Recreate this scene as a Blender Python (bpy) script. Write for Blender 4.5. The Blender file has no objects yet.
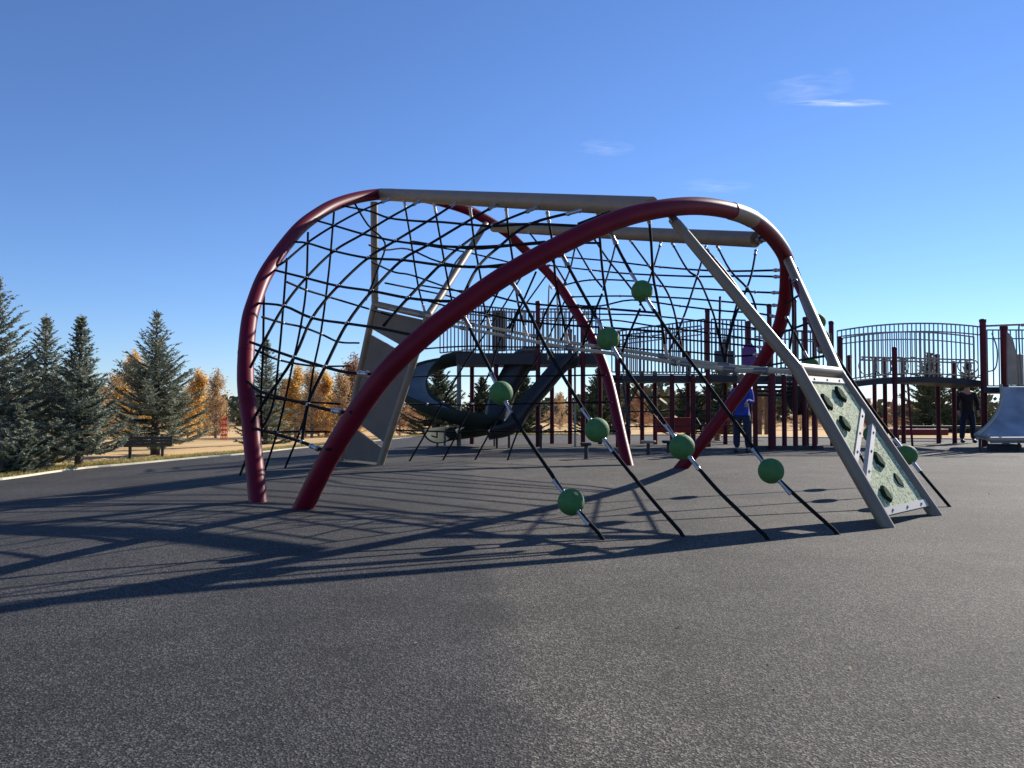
import bpy, bmesh, math, random
import numpy as np
from mathutils import Vector, Matrix

# ------------------------------------------------------------------ camera, sky, sun, exposure
S = bpy.context.scene
COL = S.collection
F, YH, H = 760.0, 406.0, 1.05            # focal length in px, horizon row, eye height
PITCH = math.atan((YH - 384) / F)
cd = bpy.data.cameras.new("camera"); cam = bpy.data.objects.new("camera", cd); COL.objects.link(cam)
cd.sensor_width = 36; cd.lens = F / 1024 * 36; cd.clip_start = .05; cd.clip_end = 9000
cam.location = (0, 0, H); cam.rotation_euler = (math.pi / 2 + PITCH, 0, 0); S.camera = cam

SUNV = Vector((1.45, 1.42, 1.0)).normalized()
w = bpy.data.worlds.new("World"); S.world = w; w.use_nodes = True
nt = w.node_tree; bg = nt.nodes['Background']
sk = nt.nodes.new('ShaderNodeTexSky'); sk.sky_type = 'NISHITA'; sk.sun_disc = False
sk.sun_elevation = math.asin(SUNV.z); sk.sun_rotation = math.atan2(SUNV.x, SUNV.y)
sk.altitude = 700; sk.air_density = 1.0; sk.dust_density = 0.0; sk.ozone_density = 5.0
tint = nt.nodes.new('ShaderNodeMix'); tint.data_type = 'RGBA'; tint.blend_type = 'MULTIPLY'; tint.inputs[0].default_value = 1
tint.inputs[7].default_value = (.85, .915, 1.11, 1)
nt.links.new(sk.outputs[0], tint.inputs[6]); nt.links.new(tint.outputs[2], bg.inputs[0]); bg.inputs[1].default_value = 0.092
sd = bpy.data.lights.new("sun", 'SUN'); sd.energy = 5.0; sd.angle = math.radians(.5); sd.color = (1, .94, .84)
so = bpy.data.objects.new("sun", sd); COL.objects.link(so); so.rotation_euler = SUNV.to_track_quat('Z', 'Y').to_euler()
S.view_settings.view_transform = 'Standard'; S.view_settings.look = 'None'
S.view_settings.exposure = 0.62; S.view_settings.gamma = 1; S.view_settings.use_curve_mapping = False

R = random.Random(5)

# ------------------------------------------------------------------ helpers
def tag(o, label=None, cat=None, group=None, kind=None):
    if label: o['label'] = label
    if cat: o['category'] = cat
    if group: o['group'] = group
    if kind: o['kind'] = kind
    return o

def empty(name, loc=(0, 0, 0), rz=0):
    o = bpy.data.objects.new(name, None); COL.objects.link(o)
    o.location = loc; o.rotation_euler = (0, 0, rz); o.empty_display_size = .2
    return o

def link_mesh(name, me, m, parent=None, loc=None):
    o = bpy.data.objects.new(name, me); COL.objects.link(o)
    if m is not None and not me.materials: me.materials.append(m)
    if parent:
        o.parent = parent
        base = parent
        off = Vector((0, 0, 0))
        while base:
            off += Vector(base.location); base = base.parent
        # geometry is written in world coordinates; parents are unrotated
        if loc is None: o.location = -off
        else: o.location = Vector(loc) - off
    elif loc is not None: o.location = loc
    return o

class MB:
    """collects shapes, builds ONE mesh object"""
    def __init__(s): s.v = []; s.f = []; s.sm = []
    def add(s, vs, fs, smooth=False):
        b = len(s.v); s.v += [tuple(v) for v in vs]
        for f in fs: s.f.append([b + i for i in f]); s.sm.append(smooth)
        return s
    def box(s, c, size, M=None, ch=0.0):
        x, y, z = [k / 2 for k in size]
        c = Vector(c)
        if ch > 0:
            ch = min(ch, x * .9, y * .9, z * .9)
            bm = bmesh.new(); bmesh.ops.create_cube(bm, size=1)
            for v in bm.verts: v.co = Vector((v.co.x * 2 * x, v.co.y * 2 * y, v.co.z * 2 * z))
            bmesh.ops.bevel(bm, geom=bm.edges[:], offset=ch, segments=2, affect='EDGES', profile=.6)
            vs = [v.co.copy() for v in bm.verts]; bm.verts.index_update(); fs = [[v.index for v in f.verts] for f in bm.faces]; bm.free()
        else:
            vs = [Vector((sx * x, sy * y, sz * z)) for sz in (-1, 1) for sy in (-1, 1) for sx in (-1, 1)]
            fs = [(0, 2, 3, 1), (4, 5, 7, 6), (0, 1, 5, 4), (2, 6, 7, 3), (0, 4, 6, 2), (1, 3, 7, 5)]
        if M is not None: vs = [M @ v for v in vs]
        return s.add([c + v for v in vs], fs)
    def tube(s, pts, r, n=8, cap=True, smooth=True):
        pts = [Vector(p) for p in pts]
        rs = r if isinstance(r, (list, tuple)) else [r] * len(pts)
        t0 = (pts[1] - pts[0]).normalized()
        up = Vector((0, 0, 1)) if abs(t0.z) < .9 else Vector((0, 1, 0))
        nrm = t0.cross(up).normalized()
        rings = []
        for i, p in enumerate(pts):
            if i == 0: t = t0
            elif i == len(pts) - 1: t = (pts[i] - pts[i - 1]).normalized()
            else:
                t = ((pts[i + 1] - p).normalized() + (p - pts[i - 1]).normalized())
                t = t.normalized() if t.length > 1e-6 else (pts[i + 1] - p).normalized()
            nrm = (nrm - t * nrm.dot(t)); nrm = nrm.normalized() if nrm.length > 1e-6 else t.orthogonal().normalized()
            b = t.cross(nrm)
            rings.append([p + (nrm * math.cos(a) + b * math.sin(a)) * rs[i] for a in [2 * math.pi * k / n for k in range(n)]])
        vs = [v for rg in rings for v in rg]; fs = []
        for i in range(len(pts) - 1):
            for k in range(n):
                k2 = (k + 1) % n
                fs.append((i * n + k, i * n + k2, (i + 1) * n + k2, (i + 1) * n + k))
        s.add(vs, fs, smooth)
        if cap:
            s.add(rings[0], [list(range(n))[::-1]]); s.add(rings[-1], [list(range(n))])
        return s
    def ball(s, c, r, u=14, v=9, sc=(1, 1, 1)):
        vs = []; fs = []
        c = Vector(c)
        vs.append(c + Vector((0, 0, r * sc[2])))
        for i in range(1, v):
            ph = math.pi * i / v
            for k in range(u):
                th = 2 * math.pi * k / u
                vs.append(c + Vector((r * sc[0] * math.sin(ph) * math.cos(th), r * sc[1] * math.sin(ph) * math.sin(th), r * sc[2] * math.cos(ph))))
        vs.append(c - Vector((0, 0, r * sc[2])))
        for k in range(u): fs.append((0, 1 + k, 1 + (k + 1) % u))
        for i in range(v - 2):
            for k in range(u):
                a = 1 + i * u + k; b = 1 + i * u + (k + 1) % u
                fs.append((a, a + u, b + u, b))
        L = len(vs) - 1; a = 1 + (v - 2) * u
        for k in range(u): fs.append((L, a + (k + 1) % u, a + k))
        return s.add(vs, fs, True)
    def prism(s, poly, ext):
        """poly: 3D points, ext: extrusion vector"""
        n = len(poly); ext = Vector(ext); poly = [Vector(p) for p in poly]
        vs = poly + [p + ext for p in poly]
        fs = [list(range(n))[::-1], [n + i for i in range(n)]] + [(i, (i + 1) % n, n + (i + 1) % n, n + i) for i in range(n)]
        return s.add(vs, fs)
    def mesh(s, name):
        me = bpy.data.meshes.new(name); me.from_pydata(s.v, [], s.f)
        me.polygons.foreach_set('use_smooth', s.sm); me.update()
        return me
    def build(s, name, m, parent=None, loc=None):
        return link_mesh(name, s.mesh(name), m, parent, loc)

def spline(P, per=6):
    P = [Vector(p) for p in P]; Q = [P[0] * 2 - P[1]] + P + [P[-1] * 2 - P[-2]]; out = []
    for i in range(1, len(Q) - 2):
        a, b, c, d = Q[i - 1:i + 3]
        for k in range(per):
            t = k / per
            out.append(.5 * ((2 * b) + (c - a) * t + (2 * a - 5 * b + 4 * c - d) * t * t + (3 * b - a - 3 * c + d) * t ** 3))
    out.append(P[-1]); return out

# picture <-> world
FW = Vector((0, math.cos(PITCH), math.sin(PITCH))); UP = Vector((0, -math.sin(PITCH), math.cos(PITCH))); RT = Vector((1, 0, 0))
EYE = Vector((0, 0, H))
def ray(px, py): 
    d = RT * ((px - 512) / F) + UP * ((384 - py) / F) + FW
    return d / d.y
def at(px, py, D): return EYE + ray(px, py) * D
def terrain(x, y):
    u = -x - 3.0; sp = math.log1p(math.exp(u * 2.5)) / 2.5 if u < 12 else u
    z = -.7 * (1 - math.exp(-sp * .075 / .7))
    z -= .008 * max(0, min(y, 60) - 16) 
    if y > 30: z -= .026 * (min(y, 90) - 30)
    r = math.hypot(x, y)
    if r > 90: z -= .004 * (r - 90)
    return max(z, -4.5)
def gat(px, py):
    d = ray(px, py); t = 2.0
    while t < 400:
        p = EYE + d * t
        if p.z <= terrain(p.x, p.y): break
        t *= 1.004
    p = EYE + d * t; return Vector((p.x, p.y, terrain(p.x, p.y)))
def gD(px, D):
    x = (px - 512) / F * D; return Vector((x, D, terrain(x, D)))

# ------------------------------------------------------------------ materials
def new_mat(name):
    m = bpy.data.materials.new(name); m.use_nodes = True
    return m, m.node_tree, m.node_tree.nodes['Principled BSDF']
def mat(name, col, rough=.6, metal=0, var=.12, scale=6, bump=0, bscale=60, coat=0, col2=None, spec=.5, coords='Object'):
    m, t, b = new_mat(name)
    tc = t.nodes.new('ShaderNodeTexCoord')
    n = t.nodes.new('ShaderNodeTexNoise'); n.inputs['Scale'].default_value = scale; n.inputs['Detail'].default_value = 6
    t.links.new(tc.outputs[coords], n.inputs['Vector'])
    mx = t.nodes.new('ShaderNodeMix'); mx.data_type = 'RGBA'
    c2 = col2 if col2 else tuple(c * (1 - var) for c in col)
    c1 = col if col2 else tuple(min(1, c * (1 + var)) for c in col)
    mx.inputs[6].default_value = (*c1, 1); mx.inputs[7].default_value = (*c2, 1)
    rp = t.nodes.new('ShaderNodeMapRange'); rp.inputs[1].default_value = .35; rp.inputs[2].default_value = .65
    t.links.new(n.outputs[0], rp.inputs[0]); t.links.new(rp.outputs[0], mx.inputs[0]); t.links.new(mx.outputs[2], b.inputs['Base Color'])
    b.inputs['Roughness'].default_value = rough; b.inputs['Metallic'].default_value = metal
    b.inputs['Coat Weight'].default_value = coat; b.inputs['Coat Roughness'].default_value = .15
    b.inputs['Specular IOR Level'].default_value = spec
    if bump:
        n2 = t.nodes.new('ShaderNodeTexNoise'); n2.inputs['Scale'].default_value = bscale; n2.inputs['Detail'].default_value = 4
        t.links.new(tc.outputs[coords], n2.inputs['Vector'])
        bp = t.nodes.new('ShaderNodeBump'); bp.inputs['Strength'].default_value = bump; bp.inputs['Distance'].default_value = .01
        t.links.new(n2.outputs[0], bp.inputs['Height']); t.links.new(bp.outputs[0], b.inputs['Normal'])
    return m
M = {}
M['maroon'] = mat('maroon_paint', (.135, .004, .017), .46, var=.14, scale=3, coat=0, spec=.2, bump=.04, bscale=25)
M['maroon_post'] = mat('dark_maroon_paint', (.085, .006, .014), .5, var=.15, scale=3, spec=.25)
M['tan'] = mat('tan_paint', (.225, .170, .112), .5, var=.08, scale=4, coat=.03, bump=.03, bscale=40)
M['tan_dark'] = mat('taupe_plastic', (.14, .108, .078), .7, var=.08, scale=3)
M['grey_tan'] = mat('pale_grey_paint', (.38, .35, .26), .6, var=.06, scale=5)
M['rope'] = mat('black_rope', (.010, .010, .011), .85, var=.3, scale=60, bump=.12, bscale=120, spec=.12)
M['steel'] = mat('ferrule_metal', (.42, .42, .43), .4, metal=.7, var=.06, scale=20)
M['knob'] = mat('grey_connector', (.38, .38, .40), .4, metal=.3, var=.1, scale=30)
M['ball'] = mat('green_rubber', (.05, .155, .04), .75, var=.14, scale=14, bump=.25, bscale=45)
M['hold'] = mat('dark_green_hold', (.010, .035, .018), .9, var=.2, scale=20, bump=.3, bscale=40, spec=.08)
M['white_strip'] = mat('off_white_plastic', (.52, .48, .43), .7, var=.05, scale=6)
M['bolt'] = mat('bolt_metal', (.2, .2, .2), .4, metal=.7)
M['rail_metal'] = mat('taupe_railing_metal', (.17, .155, .135), .5, metal=.05, var=.15, scale=2)
M['rail_light'] = mat('grey_railing_metal', (.30, .27, .23), .5, metal=.1, var=.12, scale=2)
M['dark_deck'] = mat('dark_deck', (.025, .027, .032), .6, var=.2, scale=4)
M['slide_green'] = mat('dark_green_grey_slide', (.03, .042, .034), .8, var=.15, scale=2, spec=.2)
M['slide_in'] = mat('grey_blue_slide_bed', (.33, .33, .345), .45, metal=.2, var=.3, scale=1.3)
M['slide_in_sky'] = mat('sky_sheen_slide_bed', (.15, .165, .17), .6, var=.2, scale=2)  # paler grey stands for sky reflected inside the spiral slide, painted as colour
M['dark_slide'] = mat('charcoal_slide', (.02, .023, .027), .45, var=.2, scale=2)
M['purple'] = mat('purple_plastic', (.10, .02, .16), .45)
M['red'] = mat('red_plastic', (.30, .015, .015), .45)
M['orange'] = mat('orange_red_plastic', (.55, .06, .02), .6)
M['bench'] = mat('dark_bench', (.03, .035, .042), .5, var=.2, scale=5)
M['concrete'] = mat('pale_concrete', (.68, .62, .49), .85, var=.12, scale=2, bump=.3, bscale=30)
M['box_green'] = mat('pale_cabinet', (.30, .33, .28), .6)
M['bark'] = mat('bark', (.10, .075, .055), .9, var=.3, scale=8, bump=.6, bscale=20)
M['bark_pale'] = mat('pale_bark', (.25, .21, .17), .9, var=.25, scale=6)
M['skin'] = mat('skin', (.42, .25, .18), .55)
M['hair'] = mat('light_brown_hair', (.20, .12, .06), .6)
M['hair_dark'] = mat('dark_hair', (.02, .015, .012), .6)
M['blue_cloth'] = mat('royal_blue_cloth', (.02, .05, .32), .85, var=.2, scale=6, bump=.3, bscale=20)
M['jeans'] = mat('dark_jeans', (.015, .025, .055), .9, var=.25, scale=8)
M['jeans2'] = mat('navy_jeans', (.012, .02, .05), .9, var=.3, scale=8)
M['black_cloth'] = mat('black_cloth', (.012, .014, .02), .9, var=.2, scale=8)
M['shoe'] = mat('shoe', (.03, .03, .035), .7)
M['wood'] = mat('golden_wood', (.36, .19, .07), .6, var=.2, scale=4)
M['beige_panel'] = mat('beige_panel', (.33, .28, .22), .5)

def leaf_mat(name, c1, c2, scale=.8, trans=.25, rough=.7):
    m, t, b = new_mat(name)
    tc = t.nodes.new('ShaderNodeTexCoord'); n = t.nodes.new('ShaderNodeTexNoise'); n.inputs['Scale'].default_value = scale; n.inputs['Detail'].default_value = 8
    t.links.new(tc.outputs['Object'], n.inputs['Vector'])
    rp = t.nodes.new('ShaderNodeMapRange'); rp.inputs[1].default_value = .38; rp.inputs[2].default_value = .62
    mx = t.nodes.new('ShaderNodeMix'); mx.data_type = 'RGBA'; mx.inputs[6].default_value = (*c1, 1); mx.inputs[7].default_value = (*c2, 1)
    t.links.new(n.outputs[0], rp.inputs[0]); t.links.new(rp.outputs[0], mx.inputs[0]); t.links.new(mx.outputs[2], b.inputs['Base Color'])
    b.inputs['Roughness'].default_value = rough; b.inputs['Specular IOR Level'].default_value = .25
    tr = t.nodes.new('ShaderNodeBsdfTranslucent'); t.links.new(mx.outputs[2], tr.inputs[0])
    ms = t.nodes.new('ShaderNodeMixShader'); ms.inputs[0].default_value = trans
    t.links.new(b.outputs[0], ms.inputs[1]); t.links.new(tr.outputs[0], ms.inputs[2])
    t.links.new(ms.outputs[0], t.nodes['Material Output'].inputs[0])
    return m
M['spruce'] = leaf_mat('blue_spruce_needles', (.29, .31, .225), (.08, .10, .065), 1.8, .2)
M['spruce_green'] = leaf_mat('green_spruce_needles', (.14, .15, .07), (.06, .08, .04), 1.4, .25)
M['gold'] = leaf_mat('golden_leaves', (.82, .56, .18), (.62, .38, .10), .5, .6)
M['gold_pale'] = leaf_mat('pale_autumn_leaves', (.70, .50, .28), (.50, .33, .16), .5, .3)
M['rust'] = leaf_mat('rust_leaves', (.46, .24, .12), (.32, .16, .08), .5, .3)
M['woods'] = leaf_mat('far_woods', (.07, .085, .05), (.13, .11, .05), .08, .1)

# rubber
def rubber():
    m, t, b = new_mat('poured_rubber')
    N = t.nodes.new; L = t.links.new
    tc = N('ShaderNodeTexCoord')
    fine = N('ShaderNodeTexNoise'); fine.inputs['Scale'].default_value = 95; fine.inputs['Detail'].default_value = 2; fine.inputs['Roughness'].default_value = .8
    mid = N('ShaderNodeTexNoise'); mid.inputs['Scale'].default_value = 26; mid.inputs['Detail'].default_value = 4
    big = N('ShaderNodeTexNoise'); big.inputs['Scale'].default_value = .55; big.inputs['Detail'].default_value = 6
    big2 = N('ShaderNodeTexNoise'); big2.inputs['Scale'].default_value = 2.2; big2.inputs['Detail'].default_value = 8
    for n in (fine, mid, big, big2): L(tc.outputs['Object'], n.inputs['Vector'])
    vor = N('ShaderNodeTexVoronoi'); vor.inputs['Scale'].default_value = 140; L(tc.outputs['Object'], vor.inputs['Vector'])
    # granule colour
    cr = N('ShaderNodeValToRGB'); e = cr.color_ramp.elements
    e[0].position = 0; e[0].color = (.034, .034, .036, 1); e[1].position = 1; e[1].color = (.27, .258, .245, 1)
    k = cr.color_ramp.elements.new(.42); k.color = (.058, .058, .060, 1)
    k = cr.color_ramp.elements.new(.68); k.color = (.115, .112, .108, 1)
    sep = N('ShaderNodeSeparateColor'); L(vor.outputs['Color'], sep.inputs[0])
    L(sep.outputs[0], cr.inputs[0])
    # broad patches
    def ramp(src, a, b_, lo, hi):
        r = N('ShaderNodeMapRange'); r.inputs[1].default_value = a; r.inputs[2].default_value = b_; r.inputs[3].default_value = lo; r.inputs[4].default_value = hi
        L(src, r.inputs[0]); return r.outputs[0]
    def math_(op, a, b_):
        r = N('ShaderNodeMath'); r.operation = op
        for i, v in enumerate((a, b_)):
            if isinstance(v, (int, float)): r.inputs[i].default_value = v
            else: L(v, r.inputs[i])
        return r.outputs[0]
    f1 = ramp(big.outputs[0], .34, .66, .48, .74); f2 = ramp(big2.outputs[0], .3, .7, .85, 1.13); f3 = ramp(mid.outputs[0], .3, .7, .82, 1.18); f4 = ramp(fine.outputs[0], .3, .7, .75, 1.25)
    fac = math_('MULTIPLY', math_('MULTIPLY', f1, f2), math_('MULTIPLY', f3, f4))
    # two pours: the seam runs away from the viewer with a soft wandering edge
    sx = N('ShaderNodeSeparateXYZ'); L(tc.outputs['Object'], sx.inputs[0])
    xx = math_('ADD', sx.outputs[0], math_('MULTIPLY', sx.outputs[1], .07))
    xx = math_('ADD', xx, math_('MULTIPLY', math_('SUBTRACT', big2.outputs[0], .5), .35))
    pour = ramp(xx, .10, .30, 0, 1)
    farf = ramp(sx.outputs[1], 4.5, 9, 1, .75)
    pour = math_('MULTIPLY', pour, farf)
    tint = N('ShaderNodeMix'); tint.data_type = 'RGBA'; tint.inputs[6].default_value = (.74, .715, .70, 1); tint.inputs[7].default_value = (1.27, 1.14, .97, 1)
    L(pour, tint.inputs[0])
    mul = N('ShaderNodeMix'); mul.data_type = 'RGBA'; mul.blend_type = 'MULTIPLY'; mul.inputs[0].default_value = 1
    L(cr.outputs[0], mul.inputs[6]); L(tint.outputs[2], mul.inputs[7])
    vm = N('ShaderNodeVectorMath'); vm.operation = 'SCALE'; L(mul.outputs[2], vm.inputs[0]); L(fac, vm.inputs['Scale'])
    L(vm.outputs[0], b.inputs['Base Color'])
    b.inputs['Roughness'].default_value = .88; b.inputs['Specular IOR Level'].default_value = .3
    bp = N('ShaderNodeBump'); bp.inputs['Strength'].default_value = .55; bp.inputs['Distance'].default_value = .006
    L(math_('ADD', vor.outputs['Distance'], fine.outputs[0]), bp.inputs['Height']); L(bp.outputs[0], b.inputs['Normal'])
    return m
M['rubber'] = rubber()
def field():
    m, t, b = new_mat('dry_grass_field')
    N = t.nodes.new; L = t.links.new
    tc = N('ShaderNodeTexCoord'); 
    mp = N('ShaderNodeMapping'); mp.inputs['Scale'].default_value = (1, .35, 1); L(tc.outputs['Object'], mp.inputs[0])
    n1 = N('ShaderNodeTexNoise'); n1.inputs['Scale'].default_value = .25; n1.inputs['Detail'].default_value = 10; L(mp.outputs[0], n1.inputs['Vector'])
    n2 = N('ShaderNodeTexNoise'); n2.inputs['Scale'].default_value = 9; n2.inputs['Detail'].default_value = 6; L(tc.outputs['Object'], n2.inputs['Vector'])
    cr = N('ShaderNodeValToRGB'); e = cr.color_ramp.elements
    e[0].position = .3; e[0].color = (.38, .26, .11, 1); e[1].position = .7; e[1].color = (.80, .54, .28, 1)
    k = cr.color_ramp.elements.new(.5); k.color = (.70, .46, .22, 1)
    L(n1.outputs[0], cr.inputs[0])
    mx = N('ShaderNodeMix'); mx.data_type = 'RGBA'; mx.blend_type = 'MULTIPLY'; mx.inputs[0].default_value = .4
    r = N('ShaderNodeValToRGB'); r.color_ramp.elements[0].position = .3; r.color_ramp.elements[0].color = (.5, .52, .45, 1); r.color_ramp.elements[1].position = .65; r.color_ramp.elements[1].color = (1.1, 1.05, 1, 1)
    L(n2.outputs[0], r.inputs[0]); L(cr.outputs[0], mx.inputs[6]); L(r.outputs[0], mx.inputs[7]); L(mx.outputs[2], b.inputs['Base Color'])
    b.inputs['Roughness'].default_value = 1; b.inputs['Specular IOR Level'].default_value = .1
    bp = N('ShaderNodeBump'); bp.inputs['Strength'].default_value = .35; bp.inputs['Distance'].default_value = .03
    L(n2.outputs[0], bp.inputs['Height']); L(bp.outputs[0], b.inputs['Normal'])
    return m
M['field'] = field()
def speckle_panel():
    m, t, b = new_mat('speckled_pale_green_plastic')
    N = t.nodes.new; L = t.links.new
    tc = N('ShaderNodeTexCoord'); v = N('ShaderNodeTexNoise'); v.inputs['Scale'].default_value = 38; v.inputs['Detail'].default_value = 5; v.inputs['Distortion'].default_value = 1.2
    L(tc.outputs['Object'], v.inputs['Vector'])
    cr = N('ShaderNodeValToRGB'); e = cr.color_ramp.elements
    e[0].position = .40; e[0].color = (.15, .23, .10, 1); e[1].position = .58; e[1].color = (.66, .65, .45, 1)
    k = cr.color_ramp.elements.new(.48); k.color = (.45, .50, .30, 1)
    L(v.outputs[0], cr.inputs[0]); L(cr.outputs[0], b.inputs['Base Color']); b.inputs['Roughness'].default_value = .85; b.inputs['Specular IOR Level'].default_value = .15
    return m
M['panel_green'] = speckle_panel()

# ------------------------------------------------------------------ ground
EDGE = [(-180, 16), (-120, 13), (-90, 13), (-60, 14), (-44, 15), (-34, 17.4), (-28.5, 20), (-20.4, 22.4), (-14.1, 25.8), (-6.8, 30.2), (.6, 34), (10, 31), (18, 29), (30, 30), (45, 27), (70, 22), (100, 18), (140, 16), (180, 16)]
def edge_r(th):
    for (a, r0), (b, r1) in zip(EDGE, EDGE[1:]):
        if a <= th <= b:
            t = (th - a) / (b - a); t = t * t * (3 - 2 * t) * .5 + t * .5
            return r0 + (r1 - r0) * t
    return 16
def polar(name, r_of, m, nth, lift, kind='structure'):
    mb = MB(); nr = None; vs = []; fs = []
    for i in range(nth):
        th = -180 + 360 * i / nth; rs = r_of(th); nr = len(rs)
        for r in rs:
            x = r * math.sin(math.radians(th)); y = r * math.cos(math.radians(th)); vs.append((x, y, terrain(x, y) + lift))
    for i in range(nth):
        j = (i + 1) % nth
        for k in range(nr - 1): fs.append((i * nr + k, i * nr + k + 1, j * nr + k + 1, j * nr + k))
    me = bpy.data.meshes.new(name); me.from_pydata(vs, [], fs); me.polygons.foreach_set('use_smooth', [True] * len(fs)); me.update()
    o = link_mesh(name, me, m); o['kind'] = kind; return o
polar('rubber_surface', lambda th: [.02 + (edge_r(th) - .02) * (k / 40) for k in range(41)], M['rubber'], 480, 0.0)
polar('grass_field', lambda th: [edge_r(th) + .26 + q for q in [0, 1, 2, 4, 6, 9, 13, 18, 24, 32, 42, 54, 70, 90, 130, 200, 400, 900, 2500]], M['field'], 480, 0.01)
def kerb():
    vs = []; fs = []; n = 480
    for i in range(n):
        th = -180 + 360 * i / n; r = edge_r(th)
        for q, dz in ((-.02, -.05), (-.02, .035), (.27, .035), (.27, -.05)):
            a = math.radians(th); x = (r + q) * math.sin(a); y = (r + q) * math.cos(a); vs.append((x, y, terrain(x, y) + dz))
    for i in range(n):
        j = (i + 1) % n
        for k in range(3): fs.append((i * 4 + k, i * 4 + k + 1, j * 4 + k + 1, j * 4 + k))
    me = bpy.data.meshes.new('kerb_edging'); me.from_pydata(vs, [], fs); me.update()
    o = link_mesh('kerb_edging', me, M['concrete']); o['kind'] = 'structure'
kerb()
def verge_grass():
    """tufts of short grass along the kerb, uncountable"""
    mb = MB(); vs = []; fs = []; rr = random.Random(3)
    for i in range(26000):
        th = rr.uniform(-37, 5); a = math.radians(th); q = rr.random() ** 2 * 3.2 + .2; r = edge_r(th) + q
        x = r * math.sin(a); y = r * math.cos(a); z = terrain(x, y)
        h = rr.uniform(.04, .12) * (1.2 - q / 5); b = rr.uniform(0, 6.28); wv = rr.uniform(.008, .02)
        dx, dy = math.cos(b) * wv, math.sin(b) * wv; lx, ly = rr.uniform(-.04, .04), rr.uniform(-.04, .04)
        k = len(vs); vs += [(x - dx, y - dy, z), (x + dx, y + dy, z), (x + lx, y + ly, z + h)]; fs.append((k, k + 1, k + 2))
    me = bpy.data.meshes.new('verge_grass'); me.from_pydata(vs, [], fs); me.update()
    o = link_mesh('verge_grass', me, leaf_mat('verge_grass', (.42, .36, .13), (.30, .25, .09), .7, .3))
    tag(o, 'yellow green tufts of short grass along the pale kerb', 'grass', kind='stuff')
verge_grass()

def litter():
    rr = random.Random(9); vs = []; fs = []
    for i in range(260):
        th = rr.uniform(-45, 45); r = rr.uniform(1.6, 24) if i > 22 else rr.uniform(1.7, 6); a = math.radians(th); x, y = r * math.sin(a), r * math.cos(a)
        if r > edge_r(th) - .3: continue
        z = terrain(x, y) + .004; L = rr.uniform(.005, .013) * (1 if r < 8 else 1.6); b = rr.uniform(0, 6.28); W = L * rr.uniform(.35, .7); u = Vector((math.cos(b), math.sin(b), rr.uniform(-.1, .35))); v = Vector((-math.sin(b), math.cos(b), rr.uniform(-.2, .5)))
        c = Vector((x, y, z + .002)); k = len(vs)
        vs += [c - u * L, c - v * W + u * L * .1, c + u * L, c + v * W + u * L * .1]; fs.append((k, k + 1, k + 2, k + 3))
    me = bpy.data.meshes.new('leaf_litter'); me.from_pydata(vs, [], fs); me.update()
    tag(link_mesh('leaf_litter', me, mat('dry_leaf', (.20, .14, .08), .8, var=.5, scale=5)), 'scattered tiny dry leaves on the dark rubber surface', 'leaves', kind='stuff')
litter()
# cirrus wisp: a thin ice-cloud sheet high up
def cloud(items, dens, alt):
    m, t, b = new_mat('cirrus'); N = t.nodes.new; L = t.links.new
    tc = N('ShaderNodeTexCoord'); mp = N('ShaderNodeMapping'); mp.inputs['Scale'].default_value = (1.6, 3.2, 1); L(tc.outputs['Generated'], mp.inputs[0])
    n = N('ShaderNodeTexNoise'); n.inputs['Scale'].default_value = 1.6; n.inputs['Detail'].default_value = 10; n.inputs['Distortion'].default_value = .8; L(mp.outputs[0], n.inputs['Vector'])
    g = N('ShaderNodeTexGradient'); g.gradient_type = 'SPHERICAL'; m2 = N('ShaderNodeMapping'); m2.inputs['Location'].default_value = (-1, -1, 0); m2.inputs['Scale'].default_value = (2, 2, 0); L(tc.outputs['Generated'], m2.inputs[0]); L(m2.outputs[0], g.inputs[0])
    r = N('ShaderNodeMapRange'); r.inputs[1].default_value = .36; r.inputs[2].default_value = .75; L(n.outputs[0], r.inputs[0])
    mu = N('ShaderNodeMath'); mu.operation = 'MULTIPLY'; L(r.outputs[0], mu.inputs[0]); L(g.outputs['Fac'], mu.inputs[1])
    m3 = N('ShaderNodeMath'); m3.operation = 'MULTIPLY'; L(mu.outputs[0], m3.inputs[0]); m3.inputs[1].default_value = dens; m3.use_clamp = True
    b.inputs['Base Color'].default_value = (.9, .92, .95, 1); b.inputs['Roughness'].default_value = 1
    tr = N('ShaderNodeBsdfTransparent'); tl = N('ShaderNodeBsdfTranslucent'); tl.inputs[0].default_value = (.95, .96, .98, 1)
    ms = N('ShaderNodeMixShader'); L(m3.outputs[0], ms.inputs[0]); L(tr.outputs[0], ms.inputs[1]); L(tl.outputs[0], ms.inputs[2]); L(ms.outputs[0], t.nodes['Material Output'].inputs[0])
    for (px, py, wpx, dep, rz) in items:
        d = ray(px, py); c = EYE + d * (alt / d.z); W = wpx / F * c.y / 2
        x, y = W, dep / 2
        ca, sa = math.cos(rz), math.sin(rz)
        vs = [(ca * sx * x - sa * sy * y, sa * sx * x + ca * sy * y, 0) for sx, sy in ((-1, -1), (1, -1), (1, 1), (-1, 1))]
        me = bpy.data.meshes.new('cloud'); me.from_pydata(vs, [], [(0, 1, 2, 3)]); me.update()
        o = link_mesh('cloud', me, m, loc=c); o['kind'] = 'structure'
cloud(((842, 103, 110, 95, .03),), 1.0, 1500)
cloud(((808, 88, 85, 330, -.6), (716, 186, 80, 300, .3), (606, 148, 60, 260, .4)), .22, 1560)

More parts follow.
